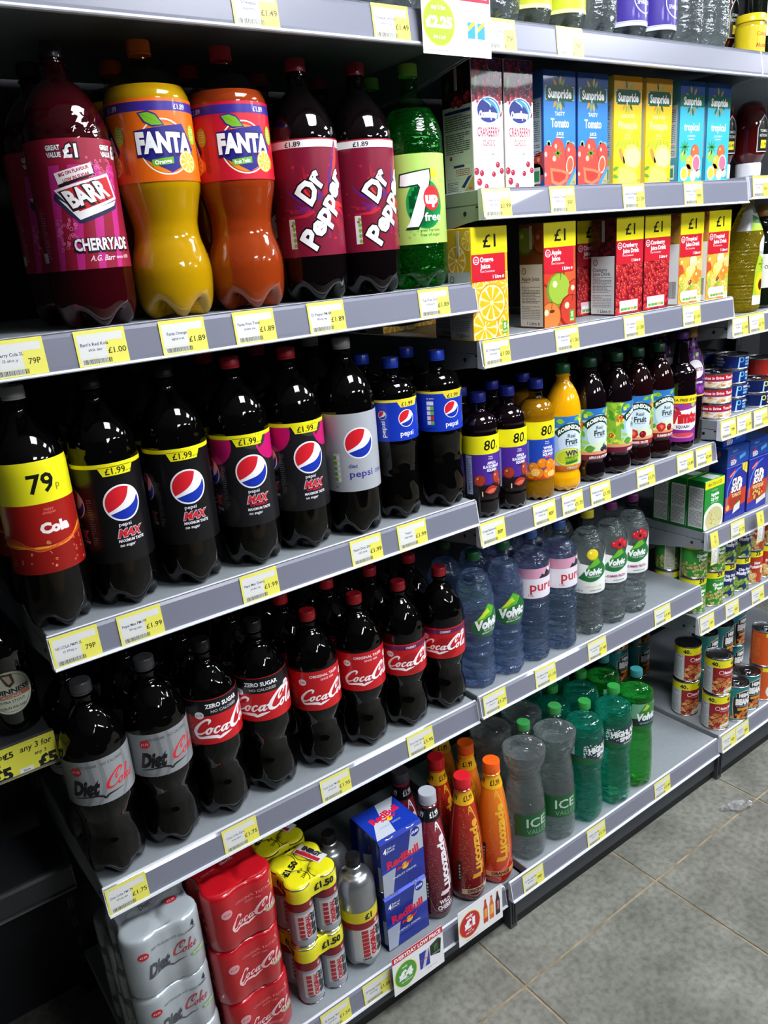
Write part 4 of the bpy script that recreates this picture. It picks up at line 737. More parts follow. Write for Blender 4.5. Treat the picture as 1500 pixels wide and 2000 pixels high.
BUILD['fantared'] = lambda: bottle('fizzy_bottle', 350, FP, F_SMOKE, 'b02430', a_fanta('cc1c30', 'Fruit Twist', True), 56, level=290, liq=ORR, petal=(5, 34, 22), dimp=[(60, 95, 22, 16, .45)])
CH = mat('cherry_drink', '40040e', .04, trans=.5, ior=1.33, coat=.6)
BUILD['barr'] = lambda: bottle('fizzy_bottle', 340, BIG(53), CH, '16161c', a_barr(), 53, dimp=[(226, 262, 14, 14, 1.1)])
BUILD['sevenup'] = lambda: bottle('fizzy_bottle', 345, BIG(50), F_GREEN, '82b83c', a_7up(), 50, level=278, liq=WATER('green_drink', '8ce8a0', '20a040', .15))
SQ = [(4, .5), (0, 26), (4, 33), (14, 36), (36, 36.5), (40, 35.5), (44, 37), (168, 37), (172, 35.6), (176, 37), (190, 34.5), (202, 27), (210, 18)]
BKS = mat('dark_squash', '0c0408', .05, coat=.6)
BUILD['squash_ab'] = lambda: bottle('squash_bottle', 245, SQ, BKS, '24309c', a_squash('ab'), 37, petal=(12, 14, 5), step=5)
BUILD['squash_or'] = lambda: bottle('squash_bottle', 247, SQ, F_SMOKE, '24309c', a_squash('orange'), 37, petal=(12, 14, 5), level=206, liq=mat('orange_squash', 'c89008', .1, coat=.6, sss=.2))
RP = [(4, .5), (0, 24), (4, 31), (16, 36), (28, 36), (44, 32.5), (56, 37), (166, 37), (186, 35), (206, 29), (222, 21), (230, 15)]
BUILD['rob_or'] = lambda: bottle('squash_bottle', 266, RP, mat('orange_cordial', 'eeaa08', .1, coat=.8, sss=.2), '1c5a34', a_robinsons('orange'), 37, petal=(10, 12, 3))
BUILD['rob_ab'] = lambda: bottle('squash_bottle', 266, RP, BKS, '14462c', a_robinsons('ab'), 37, petal=(10, 12, 3), dimp=[(20, 52, 6, 34, .6)])
BUILD['rob_sf'] = lambda: bottle('squash_bottle', 265, RP, mat('dark_red_squash', '180406', .05, coat=.6), '14462c', a_robinsons('sf'), 37, petal=(10, 12, 3), dimp=[(20, 52, 6, 34, .6)])
BUILD['vimto'] = lambda: bottle('squash_bottle', 283, [(4, .5), (0, 26), (6, 34), (16, 37), (178, 37), (190, 35), (200, 27), (208, 20), (230, 17)], BKS, '4c2470', a_vimto(), 37, petal=None, dimp=[(140, 186, 14, 12, .8)])
BUILD['ribena'] = lambda: bottle('squash_bottle', 290, [(4, .5), (0, 26), (5, 33), (12, 35), (120, 35.5), (170, 35), (205, 29), (235, 19)], BKS, 'b08a4c', a_ribena(), 36, petal=None, caph=30, capr=15.5, capk=dict(metal=.6), vstep=12)
VP = [(6, .5), (1, 20), (0, 32), (5, 37), (16, 40.5), (42, 42), (72, 41.5), (100, 40.5), (122, 39), (136, 41), (160, 42.5), (200, 42), (222, 39.5), (244, 33), (260, 24), (268, 17)]
BUILD['volvic'] = lambda: bottle('water_bottle', 306, VP, F_BLUE, '1c5c34', a_volvic('blue'), 42.5, side=-36, level=258, liq=WATER('blue_water', 'e6eefa', 'b0caf4', .15), petal=(8, 22, 8), ribs=[(12, 122, 22, 2.2)], dimp=[(20, 112, 4, 60, 1.6), (205, 250, 6, 36, 1.2)])
PP = [(6, .5), (1, 20), (0, 31), (5, 37), (16, 40), (42, 41), (150, 41), (232, 41), (248, 36), (260, 26), (268, 17)]
BUILD['pure'] = lambda: bottle('water_bottle', 308, PP, F_BLUE, '3c5c9c', a_volvic('pure'), 41, level=262, liq=WATER('pale_blue_water', 'e8eff9', 'b0c8ee', .10), petal=(8, 18, 7), ribs=[(14, 154, 17, 1.9)], dimp=[(14, 150, 3, 70, 1.0)])
VL = [(6, .5), (1, 20), (0, 31), (5, 37), (16, 40), (42, 41), (80, 40), (104, 39), (112, 41), (205, 41), (226, 38), (246, 31), (260, 23), (268, 17)]
BUILD['volvic_lemon'] = lambda: bottle('water_bottle', 306, VL, F_CLEAR, 'c8bc28', a_volvic('lemon'), 41, level=256, liq=WATER('clear_water', 'eef4f2'), petal=(8, 18, 7), ribs=[(12, 108, 17, 1.9)], dimp=[(14, 104, 4, 44, 1.4), (208, 250, 6, 40, .8)])
BUILD['volvic_summer'] = lambda: bottle('water_bottle', 304, VL, F_CLEAR, '6a2460', a_volvic('summer'), 41, level=254, liq=WATER('clear_water', 'eef4f2'), petal=(8, 18, 7), ribs=[(12, 108, 17, 1.9)], dimp=[(14, 104, 4, 44, 1.4), (208, 250, 6, 40, .8)])
IP = [(6, .5), (1, 20), (0, 32), (6, 40), (18, 44), (50, 46), (120, 45.5), (160, 44), (195, 39.5), (218, 37), (236, 42), (256, 48), (276, 48.8), (294, 44), (308, 31), (315, 19)]
BUILD['ice'] = lambda: bottle('sparkling_water_bottle', 343, IP, F_CLEAR, '2c7c3c', a_ice(), 46, clip=(-40, 60, 240, 140), level=276, liq=WATER('clear_water', 'eef4f2'), ribs=[(135, 215, 9, .7)], petal=(5, 34, 16), caph=18)
HP = [(6, .5), (1, 20), (0, 32), (6, 39), (18, 43), (50, 45), (100, 43), (135, 42), (155, 44.5), (240, 45.5), (256, 44), (272, 36), (284, 24)]
BUILD['highland'] = lambda: bottle('sparkling_water_bottle', 315, HP, F_TEAL, '2c8c3c', a_highland(), 45.5, level=262, liq=WATER('teal_water', 'a4f4ec', '30d0b4', .17), ribs=[(100, 150, 9, .7)], petal=(5, 34, 16))
BUILD['volvic_green'] = lambda: bottle('sparkling_water_bottle', 322, [(6, .5), (1, 20), (0, 32), (6, 38), (18, 42), (50, 43), (120, 42), (160, 40), (180, 43), (250, 43), (268, 40), (282, 31), (292, 20)], F_GREEN, '2a7474', a_volvicg(), 43, level=262, liq=WATER('bright_green_water', 'bcf4cc', '48d880', .17), petal=(5, 34, 14))
BUILD['silver'] = lambda: bottle('energy_drink_bottle', 254, [(4, .5), (0, 20), (4, 29), (14, 35), (32, 38), (180, 38), (198, 35), (214, 26), (224, 17)], mat('silver_sleeve', 'a8aaae', .28, metal=.85), '141416', a_silver(), 38, petal=(5, 22, 11))
LP_ = [(3, .5), (0, 22), (0, 32), (6, 37), (26, 40), (70, 40), (110, 38.5), (160, 34.5), (205, 29), (240, 23), (262, 20), (270, 18.5)]
def luco(k, c0, c1, cap): return lambda: bottle('energy_drink_bottle', 303, LP_, grad('sleeve_'+k, c0, c1, .03, .24, coat=.5), cap, a_luco(k), 40, petal=(4, 10, 4), caph=24, capr=19, nk=16.5, capk=dict(ribs=False), vstep=10, lrough=.3, split=241)
BUILD['luco_cherry'] = luco('cherry', '4a0c1c', '8a2434', 'a8acb4'); BUILD['luco_orig'] = luco('orig', '6a0c10', 'b02418', 'cc1c28'); BUILD['luco_orange'] = luco('orange', 'c8280c', 'f08418', 'e85c14'); BUILD['luco_dark'] = luco('cherry', '4a0c1c', '8a2434', '3a3a40')
# stout bottle at the far left
def a_stout():
    A = Art(); A.ell(0, 75, 37, 37, '2a3434', 0, n=36); A.ell(0, 75, 35, 35, 'e0e4cc', 1, n=36); A.ring(0, 75, 31, .7, '3a4a40', 2)
    A.poly([(-10, 108), (8, 106), (10, 90), (2, 84), (-3, 88), (-6, 96)], '5a3a2c', 2); A.poly([(-6, 104), (4, 103), (6, 92), (1, 89)], 'c8b8a0', 3)
    A.text('GUINNESS', 0, 78, 8, '22242a', 3, w=60, bold=.03); A.rect(-31, 66, 31, 73, 'b86a54', 2); A.text('ORIGINAL', 0, 69.5, 5, 'e8d8c0', 3, w=34); A.text('EXTRA STOUT', 0, 61, 4.5, '3a3a3a', 3); A.text('DUBLIN IRELAND', 0, 51, 4, '3a3a3a', 3, w=40); return A
BUILD['stout'] = lambda: bottle('beer_bottle', 250, [(4, .5), (0, 30), (8, 39), (125, 40), (150, 38), (175, 28), (200, 17)], mat('dark_glass', '050505', .06, coat=.8), '18181a', a_stout(), 40, petal=None, dimp=[(135, 185, 12, 12, .5)])

# ---- boxes
def carton(nm, w, d, h, front, side, base='e8e8e8', top=None, extra=None, rough=.32):
    b = MB(); b.box(-w/2000, 0, 0, w/2000, d/1000, h/1000, ink(base, rough), ch=.0012); parts = [('box', b.mesh('box'))]
    e = .9
    if front: parts.append(('front_print', front.mesh('front_print', Flat((0, 0, 0)), clip=(-w/2+e, e, w/2-e, h-e), rough=rough)))
    if side: parts.append(('side_print', side.mesh('side_print', Flat((-w/2000, d/2000, 0), (0, -1, 0), (0, 0, 1)), clip=(-d/2+e, e, d/2-e, h-e), rough=rough)))
    if top: parts.append(('top_print', top.mesh('top_print', Flat((0, d/2000, h/1000), (1, 0, 0), (0, 1, 0)), clip=(-w/2+e, -d/2+e, w/2-e, d/2-e), rough=rough)))
    if extra: parts += extra()
    return nm, parts
def flaps(w, d, h, col):        # folded gable seam and straw-like side flap of a drink carton
    def f():
        b = MB(); b.box(-w/2000+.002, d/2000-.004, h/1000, w/2000-.002, d/2000+.004, h/1000+.0012, ink(col)); q = MB(); q.box(-w/2000-.0012, d/2000-.003, h/1000-.045, -w/2000-.0001, d/2000+.003, h/1000-.004, ink('b8b4b0'))
        return [('top_seam', b.mesh('top_seam')), ('side_flap', q.mesh('side_flap'))]
    return f
def berries(A, x0, y0, x1, y1, n, cols, hi, r=(2.5, 4.5), seed=1, L=1, dk=None):
    rnd = random.Random(seed)
    for i in range(n): A.ball(rnd.uniform(x0, x1), rnd.uniform(y0, y1), rnd.uniform(*r), rnd.choice(cols), hi, dk, L+i*.008)
def a_ocean():
    A = Art(); w = 36; A.rect(-w, 0, w, 205, 'f2f0ee', 0); A.rect(-w, 140, w, 205, '3c1420', .5); berries(A, -w, 142, w, 205, 80, ('7a1830', '5a1428', '9a2038', '4a2850'), 'c87088', (3, 6), 1, .6); berries(A, -w, 136, w, 146, 16, ('9a2038', 'b02840'), 'e8a0a8', (4, 6), 3, 1.4)
    A.leaf(-26, 168, 26, 9, 1.4, '5ca04c', 4, 'b8dca0'); A.leaf(4, 180, 14, 5, -.6, '3c7a3c', 4); A.ring(22, 172, 9.5, .9, 'f0e4e4', 4, ry=12); A.ball(2, 170, 6, 'a82438', 'f0b0b0', None, 4); A.stroke([(0, 196, .6), (6, 184, .8), (10, 186, .6)], 'f0e4e4', 4)
    A.ell(2, 125, 28, 21, 'f4f4f4', 5, n=36); A.ell(2, 125, 26, 19, '22307c', 6, n=36)
    A.stroke([(-14, 142, 1), (2, 139, 8), (16, 135, 9), (24, 124, 6), (22, 112, 1)], '3ca0d8', 7); A.stroke([(-8, 141, .5), (4, 135, 2.2), (8, 130, 1)], 'ffffff', 8); A.stroke([(4, 142, 1), (16, 137, 2), (24, 126, 1.4), (25, 116, .5)], 'ffffff', 8)
    A.text('OceanSpray', 1, 120, 11, 'ffffff', 9, w=42, bold=.05, arc=-.004); A.text('CRANBERRY', 1, 92, 15, 'a02c4c', 3, w=52); A.text('CLASSIC', 1, 75, 9.5, 'a04c60', 3, w=28); A.text('HIGH IN VITAMIN C', 1, 57, 4, '8a8a8e', 3, w=36); A.text('ANTIOXIDANT', 1, 50, 4, '8a8a8e', 3, w=28)
    for x, y, r in ((20, 40, 5), (28, 120, 5), (-30, 30, 6), (-18, 27, 5), (10, 25, 4.6), (-24, 13, 6), (-8, 5, 5), (29, 30, 5)): A.ball(x, y, r, 'a4223c', 'f0c8d0', '7a1428', 3)
    for x, y in ((6, 40), (22, 12), (-28, 112)): A.stroke([(x, y+6, .5), (x-3, y, .5), (x, y-4, .5), (x+3, y, .5), (x, y+6, .5)], 'b0a8a8', 3)
    return A
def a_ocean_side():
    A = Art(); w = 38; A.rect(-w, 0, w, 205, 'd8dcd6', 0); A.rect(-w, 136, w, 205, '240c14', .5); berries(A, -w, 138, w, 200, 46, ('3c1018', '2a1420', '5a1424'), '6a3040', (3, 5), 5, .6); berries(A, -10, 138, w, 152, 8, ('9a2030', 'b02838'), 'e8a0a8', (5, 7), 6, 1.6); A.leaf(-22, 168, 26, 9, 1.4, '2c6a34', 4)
    A.rect(-32, 125, 34, 130, '2a3478', 2); A.micro(-32, 98, 34, 123, '5a6064', 7, 2); A.micro(-32, 62, 30, 95, '4a5054', 10, 2); A.rect(-33, 22, 32, 46, 'c8ccc6', 1.5); A.rect(-32, 23, 31, 45, 'dcdfda', 2); A.rect(-14, 40, 14, 44, '2a3478', 3); A.micro(-8, 26, 28, 38, 'a04048', 4, 3); A.ball(-20, 56, 3.5, 'a4223c', 'ffffff', None, 3); A.micro(-32, 2, -4, 18, '5a6064', 6, 2)
    A.poly([(10, 0), (w, 0), (w, 26)], 'c8a874', 2); A.poly([(4, 8), (22, 24), (32, 26), (12, 6)], '2a3478', 3); A.text('FSC', 28, 5, 4, '4a3a20', 4); return A
def a_sun(kind):
    A = Art(); w = 44; bg, tp = {'tomato': ('2f7cc8', '1c4a98'), 'pine': ('f0c01c', 'd8a018'), 'trop': ('3cb4d0', '244c90')}[kind]; A.rect(-w, 0, w, 194, bg, 0); A.rect(-w, 165, w, 194, tp, .5)
    g = '1c5a3c'
    if kind == 'trop': A.rect(-w, 146, w, 168, '1c6a4c', 2)
    for i in range(14):
        a = 2*PI*i/14; A.leaf(-2+17*cos(a), 157+19*sin(a)*1.15, 17, 6, math.atan2(sin(a)*1.15, cos(a)), ('2c5c34', 'd89428', '8cb03c', 'c8a83c')[i % 4] if kind != 'trop' else ('a89a3c', '2c5c4c')[i % 2], 1.5)
    if kind != 'trop': A.rect(-38, 146, 38, 168, 'e8f0e8', 3); A.rect(-37, 147, 37, 167, g, 4); A.rect(-33, 144, 33, 149, g, 4.5); A.rect(-33, 165, 33, 170, g, 4.5)
    for b, c, L in ((.0, 'ffffff', 6),): A.text('Sunpride', 0, 157, 15, c, L, w=62, bold=.025)
    n1, n2, n3 = {'tomato': ('TASTY', 'Tomato', 'JUICE'), 'pine': ('100% PURE', 'Pineapple', 'JUICE'), 'trop': ('', 'tropical', 'JUICE DRINK')}[kind]; tc = 'e8f4fc' if kind != 'pine' else 'fbeaa0'
    A.text(n1, 0, 124, 6.5, tc, 3, bold=.01); A.text(n2, 0, 109, 15, tc, 3, w={'tomato': 48, 'pine': 58, 'trop': 54}[kind], bold=.01); A.text(n3, 0, 91, 5.5 if kind != 'trop' else 3.6, tc, 3); A.rect(-10, 84, 10, 85.5, tc, 3)
    if kind == 'tomato':
        for x, y in ((-30, 74), (22, 74), (-26, 66), (34, 72)): [A.leaf(x, y, 14, 4, .6*k, 'a8d8a0', 2) for k in range(5)]
        for x, y, r, ry in ((-6, 62, 18, 22), (28, 58, 16, 18), (-32, 48, 20, 24), (-8, 40, 26, 26), (30, 30, 18, 22), (-34, 16, 20, 18), (10, 12, 20, 14)): A.ball(x, y, r, 'd8483c', 'f4b0a0', 'b83028', 3+.01*y, ry=ry)
        for k in range(6): A.leaf(-6+5*cos(k), 58+3*sin(k), 16, 3, k*1.05, '4c9a34', 6)
        A.ell(26, 38, 10, 16, 'f0d0b0', 7, -.2); A.ell(26, 38, 8, 13, 'd85a40', 7.5, -.2); A.poly([(-28, 34), (-24, 8), (-4, 2), (18, 10), (24, 26), (4, 30)], 'e87a58', 8); A.poly([(-22, 28), (-18, 12), (-4, 8), (12, 14), (16, 22), (2, 26)], 'c83c30', 9); A.rect(-w, 0, w, 4, '1c4a98', 8); A.poly([(16, 4), (w, 4), (w, 36)], 'a8a070', 10); A.poly([(14, 4), (24, 4), (w, 30), (w, 38)], '3c8cc8', 11)
    elif kind == 'pine':
        for x in range(-30, 40, 12): A.leaf(x, 74, 24, 6, 1.3+x*.02, 'a8b83c', 2)
        A.stroke([(-24, 66, 8), (-16, 50, 9), (-8, 40, 5)], 'b89048', 3); A.ell(14, 50, 28, 24, 'f4e070', 3, n=24); A.ell(16, 50, 22, 18, 'f8ec98', 4, n=24)
        for p in ([(-26, 36), (24, 30), (40, 10), (-30, 2)], [(-10, 30), (10, 34), (36, 6), (-14, 0)], [(-30, 24), (-6, 30), (-10, 2), (-34, 4)]): A.poly(p, 'f2d63c', 5+p[0][0]*.01); A.poly([(x*.85, y*.85+2) for x, y in p], 'f8e468', 6+p[0][0]*.01)
        A.leaf(-36, 30, 22, 7, .3, '5c9a34', 5); A.leaf(-36, 16, 22, 7, -.2, '5c9a34', 5)
    else:
        A.stroke([(-20, 64, 2), (-24, 54, 2)], '7a5a34', 3)
        for k in range(8): A.leaf(-22+9*cos(k*.8), 70+6*sin(k*.8), 18, 4, k*.8, '3c9a50', 3)
        A.ell(-2, 36, 34, 34, '4cc0d0', 1.5, n=30); A.ball(14, 60, 15, 'e06a3c', 'f8c090', 'c03c4c', 4); A.ball(-26, 52, 12, '8cc05c', 'd8ecb0', None, 3); A.ell(20, 38, 15, 17, 'f4d8e0', 6, n=24); A.ell(20, 38, 12, 14, 'e0708c', 7, n=24); A.ball(-2, 40, 14, 'f0b83c', 'fbe8a0', None, 5)
        A.ball(-10, 24, 13, 'e8a83c', 'f8e0a0', None, 5); A.ell(-22, 18, 14, 14, 'f0e8c0', 7, n=24); A.ell(-22, 18, 13, 13, '6a2448', 6.8, n=24); A.ell(-22, 18, 10, 10, 'd8c040', 8, n=20); A.ball(10, 14, 11, 'f0ecd8', 'ffffff', 'd8c890', 6); A.ball(28, 18, 9, 'e8dcb0', 'ffffff', None, 6)
    A.text('FSC', 36, 8, 4, '5a6a50', 12); return A
def a_sun_side(kind):
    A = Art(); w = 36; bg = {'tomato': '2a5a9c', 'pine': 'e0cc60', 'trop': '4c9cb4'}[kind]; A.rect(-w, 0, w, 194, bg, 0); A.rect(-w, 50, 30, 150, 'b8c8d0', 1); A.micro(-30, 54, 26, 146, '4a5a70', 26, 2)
    if kind == 'tomato': [A.ball(x, 18+y, 20, 'c84838', 'e8a090', None, 2) for x, y in ((-20, 10), (14, 6), (28, 24), (0, 0))]
    A.rect(6, 8, 26, 36, 'e0e8e0', 4); A.rect(8, 12, 24, 30, '3c9a6a', 5); return A
def a_es(kind, sub):
    A = Art(); w = 44; H = 192; bg = {'orange': 'f0a81c', 'apple': 'b8542c', 'cran': '7c1420', 'trop': 'e8b040'}[kind]; A.rect(-w, 0, w, H, bg, 0); A.rect(-w, 146, w, H, 'f2e41c', 9); A.text('£1', 0, 168, 22, '141414', 10, w=30, bold=.0)
    A.rect(-w, 100, 36 if kind != 'cran' else w, 146, 'c41c2c', 8); A.ell(-32, 136, 7, 7, 'f4e8e8', 10); A.ell(-32, 136, 5.4, 5.4, 'c41c2c', 11); A.text('euro', -32, 137.5, 2.6, 'ffffff', 12); A.text('shopper', -32, 134, 2.2, 'ffffff', 12)
    l = sub.split('|'); A.text(l[0], -23, 137, 8.5, 'fbf0f0', 10, al='l', bold=.02, w=len(l[0])*5.2); A.text(l[1], -23, 126, 8.5, 'fbf0f0', 10, al='l', bold=.02, w=len(l[1])*4.7); A.text('from Concentrate', -23, 117, 3.8, 'f0d0d0', 10, al='l', w=34); A.text('1 Litre ℮', 6, 107, 6, 'fbf0f0', 10, al='l', w=27, bold=.02)
    if kind == 'orange':
        for x, y, r in ((-38, 90, 26), (6, 92, 22), (40, 90, 26), (2, 62, 34), (-40, 44, 20), (44, 52, 24), (-16, 20, 34), (40, 18, 26), (-44, 4, 18)): A.slice(x, y, r, 'f09a14', 'fbe8a8', 'f8b41c', 1+r*.03+(.6 if (x, y) == (2, 62) else 0))
    elif kind == 'apple':
        for x, y, r, c, d in ((-30, 96, 22, 'c83a24', '8c2014'), (30, 98, 22, 'd85a30', '9a3018'), (42, 60, 26, 'c8442c', '8c2418'), (-4, 68, 32, '96b43c', '6a8c28'), (-28, 18, 30, 'd87a3c', 'a84824'), (28, 26, 32, 'c43c2c', '8c2018')): A.ball(x, y, r, c, 'f0e0b0', d, 1+(100-y)*.02); A.stroke([(x+4, y+r*.55, 1), (x+6, y+r*.8, 1.6), (x+5, y+r, 1.6)], '4a3018', 4)
        A.ell(-22, 30, 7, 3, '5a3018', 5)
    elif kind == 'cran': berries(A, -w, 0, w, 100, 230, ('c4242c', 'b01c24', 'd0342c', '9c1820', 'a81c28'), 'f4a090', (4, 6), 4, 1, '6a1018')
    else:
        for x, y, c, d in ((-28, 84, 'f4a83c', 0), (8, 88, 'f0e0a0', 1), (34, 80, 'e8c070', 0), (-6, 66, 'f0d850', 0), (26, 56, 'e8882c', 0), (-30, 50, 'f0c030', 0), (4, 40, 'e8983c', 0), (34, 30, 'b8c050', 0), (-24, 18, 'f0d080', 1), (12, 12, 'e87c24', 0), (38, 6, 'f0b040', 1), (-40, 70, 'c84c2c', 0)): A.ball(x, y, 16, c, 'fbf0c0', 'c88030', 1+(100-y)*.01); (A.ell(x, y, 11, 10, 'f4ecc0', 3) if d else None)
        A.slice(-16, 44, 17, L=3.4, ry=12, rot=.6); A.slice(20, 22, 19, L=3.6); A.poly([(-6, 80), (20, 92), (14, 66), (-8, 56)], 'f4e088', 4); berries(A, -40, 20, 40, 66, 14, ('a8b83c', '9c2c20', '8cb040'), 'f0f0c0', (4, 7), 7, 4.2)
    if kind in ('orange', 'apple'): A.rect(26, 6, 38, 28, '5aac2c', 6); A.text('5', 32, 20, 9, 'ffffff', 7, bold=.04); A.text('DAY', 32, 10, 3.6, 'ffffff', 7)
    else:
        A.rect(-30, 5, 28, 28, 'e8c8cc' if kind == 'cran' else 'e8dce0', 6)
        for i in range(5): A.rect(-26+i*10.4, 14, -17+i*10.4, 20, 'f4f4f4', 7); A.rect(-26+i*10.4, 8, -17+i*10.4, 13, ('5cac3c', '5cac3c', '5cac3c', 'e8a03c', '5cac3c')[i], 7)
    return A
def a_es_side(kind, sub):
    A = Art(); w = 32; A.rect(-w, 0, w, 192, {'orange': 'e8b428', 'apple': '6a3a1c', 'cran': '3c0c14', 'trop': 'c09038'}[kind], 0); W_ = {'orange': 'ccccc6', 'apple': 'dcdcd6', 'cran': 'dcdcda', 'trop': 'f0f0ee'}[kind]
    if kind == 'orange': A.slice(-6, 138, 27, L=1); A.slice(26, 170, 18, L=.5); A.poly([(-26, 192), (26, 192), (0, 160)], 'd8a838', 3)
    elif kind == 'apple': A.ball(-16, 160, 26, '6a8c3c', 'a8c070', '4a6428', 1); A.ball(26, 158, 24, '8a3c20', 'c08050', '5a2414', 1)
    elif kind == 'cran': berries(A, -w, 120, w, 192, 90, ('5a141c', '70181f', '480f18'), 'a05058', (3.5, 5.5), 5, 1)
    else: berries(A, -w, 120, w, 192, 20, ('c89040', 'b86030', '908040'), 'e8d8a0', (6, 10), 5, 1)
    if kind == 'trop': A.rect(-w, 2, w, 128, W_, 2); A.bars(2, 14, 26, 50); A.micro(-26, 20, -4, 120, '6a6a6a', 24, 3); return A
    A.rect(-w, 3, w-3, 118, W_, 2); A.ell(-20, 106, 6, 6, '3a3a3a', 3); A.ell(-20, 106, 4.6, 4.6, W_, 4); A.text('euro', -20, 107, 2.4, '3a3a3a', 5)
    l = sub.split('|'); A.text(l[0]+('' if kind == 'cran' else ' '+l[1]), -27, 92, 7, '3a3a3a', 3, al='l', w=48 if kind != 'cran' else 38); (A.text(l[1], -27, 84, 7, '3a3a3a', 3, al='l', w=46) if kind == 'cran' else A.micro(-27, 84, -4, 87, '7a7a7a', 1, 3)); A.micro(-27, 46, 22, 78, '6a6a6a', 11, 3); A.micro(-27, 16, 22, 42, '8a8a8a', 8, 3); A.text('1 Litre ℮', 4, 9, 6.5, '3a3a3a', 3, w=34); return A
for k, f_, s_, bs, w_, d_, h_ in (('ocean', a_ocean, a_ocean_side, '3a1420', 70, 74, 205),): BUILD['ocean'] = lambda: carton('juice_carton', 71, 75, 205, a_ocean(), a_ocean_side(), 'c8c0b8', extra=flaps(71, 75, 205, '2a1018'))
for k, b in (('tomato', '1c4a98'), ('pine', 'c89a18'), ('trop', '244c90')): BUILD['sun_'+k] = (lambda k=k, b=b: carton('juice_carton', 86, 70, 194, a_sun(k), a_sun_side(k), b, extra=flaps(86, 70, 194, b)))
for k, n_, b in (('orange', 'Orange|Juice', 'e0b030'), ('apple', 'Apple|Juice', '6a3a1c'), ('cran', 'Cranberry|Juice Drink', '5a1018'), ('trop', 'Tropical|Juice Drink', 'b88a38')): BUILD['es_'+k] = (lambda k=k, n_=n_, b=b: carton('juice_carton', 86, 64, 191, a_es(k, n_), a_es_side(k, n_), b, extra=flaps(86, 64, 191, b)))
def a_green():
    A = Art(); w = 44; A.rect(-w, 0, w, 135, '149030', 0); A.rect(-w, 113, w, 135, 'ece41c', 1); A.text('Any 2 for £1.25', 0, 124, 9, '2a2a10', 2, w=62, shear=.15); A.text('euro shopper', 0, 106, 3.6, 'c8e8c8', 2); A.text('Vegetable', 2, 94, 9, 'f4fcf4', 2, w=36, bold=.03); A.text('Cup Soup', 2, 82, 9, 'f4fcf4', 2, w=34, bold=.03); A.text('with croutons', 2, 73, 4.4, 'c8e8c8', 2)
    A.ell(0, 26, 48, 42, 'e8ece0', 2, n=36); A.ell(2, 26, 38, 33, 'ccc88c', 3, n=36); rnd = random.Random(2)
    for i in range(40): A.ell(2+rnd.gauss(0, 14), 26+rnd.gauss(0, 12), rnd.uniform(1, 3), rnd.uniform(1, 2), rnd.choice(('e8d890', 'c04c30', '8cac50', 'e0cc70')), 4, n=6)
    return A
def a_greenside():
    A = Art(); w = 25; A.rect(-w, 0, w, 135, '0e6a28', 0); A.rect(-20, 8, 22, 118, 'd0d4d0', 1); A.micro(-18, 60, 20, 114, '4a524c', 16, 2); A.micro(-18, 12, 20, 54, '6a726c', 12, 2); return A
def a_greentop():
    A = Art(); A.rect(-44, -25, 44, 25, '14802c', 0); A.rect(-8, -22, 30, 14, 'ccd4cc', 1); return A
BUILD['green_soup'] = lambda: carton('soup_box', 88, 50, 135, a_green(), a_greenside(), '0e6a28', top=a_greentop())
def a_cup(kind):
    A = Art(); w = 48; H = 148; A.rect(-w, 0, w, H, '1c2c9c', 0); A.poly([(-w, 0+24), (-w, 66), (w, 80), (w, 34)], 'c83c20', 1); A.stroke([(-40, 40, 2), (-38, 90, 3), (-10, 128, 4), (20, 140, 2)], '5ca4e4', 2); A.ell(0, 62, 34, 34, 'c04020', 2, n=30); A.ell(0, 52, 30, 26, 'a83018', 3, n=30)
    A.poly([(-34, 126), (-8, 140), (-8, 130), (-34, 116)], 'd03038', 3); A.text('Batchelors', -21, 128, 4, 'f8e8e8', 4, rot=.5, w=24)
    for b, c, L in ((.14, '101438', 5), (.05, 'f8f8fc', 6)): A.text('CUPa', 4, 104, 19, c, L, w=48, bold=b, shear=.1); A.text('SOUP', 2, 84, 17, c, L, w=50, bold=b, shear=.1)
    A.text('TOMATO' if kind == 'tomato' else 'MINESTRONE', 2, 66, 10, 'f4c890', 6, w=44 if kind == 'tomato' else 54, bold=.03)
    if kind == 'tomato': A.poly([(-12, 14), (22, 22), (22, 44), (-4, 36)], 'd8dcd0', 4); A.poly([(-20, 8), (w, 20), (w, 0), (-20, 0)], '1c2490', 4); A.leaf(10, 46, 16, 8, 1, '5c6a2c', 5); A.ell(-36, 36, 8, 8, 'f0b060', 4)
    else: berries(A, -20, 34, 24, 62, 26, ('e0a850', 'b84c20', 'c8b450', '8a2c14'), 'f8e0a0', (3, 6), 3, 5); A.poly([(-2, 12), (44, 22), (44, 36), (-2, 26)], 'd8dcd0', 5.6)
    if kind == 'tomato': A.poly([(22, 148), (w, 148), (w, 116), (26, 130)], 'ecd43c', 6); A.text('4 SACHETS', 36, 136, 4, '3a3010', 7, rot=1.2)
    return A
def a_bluelid():
    A = Art(); A.rect(-50, 0, 50, 50, '1c4cb0', 0); A.text('TOMATO', -18, 40, 6, 'a8c8f0', 2, w=24); A.rect(-40, 30, 30, 31, '6c9ce0', 1); A.poly([(-40, 16), (-18, 28), (-18, 22), (-40, 10)], 'c83040', 2); A.text('CUP a', -22, 14, 7, 'f4f4fa', 3, bold=.05); A.text('SOUP', -22, 7, 7, 'f4f4fa', 3, bold=.05); A.poly([(6, 12), (34, 18), (34, 28), (6, 22)], '5cb0e8', 2); return A
for k in ('tomato', 'minestrone'): BUILD['cup_'+k] = (lambda k=k: carton('soup_box', 98, 52, 148, a_cup(k), a_greenside2(), '1c2c90'))
def a_greenside2(): A = Art(); A.rect(-26, 0, 26, 148, '182878', 0); A.rect(-20, 30, 20, 130, 'a8b4d0', 1); A.micro(-18, 34, 18, 126, '2a3460', 24, 2); return A
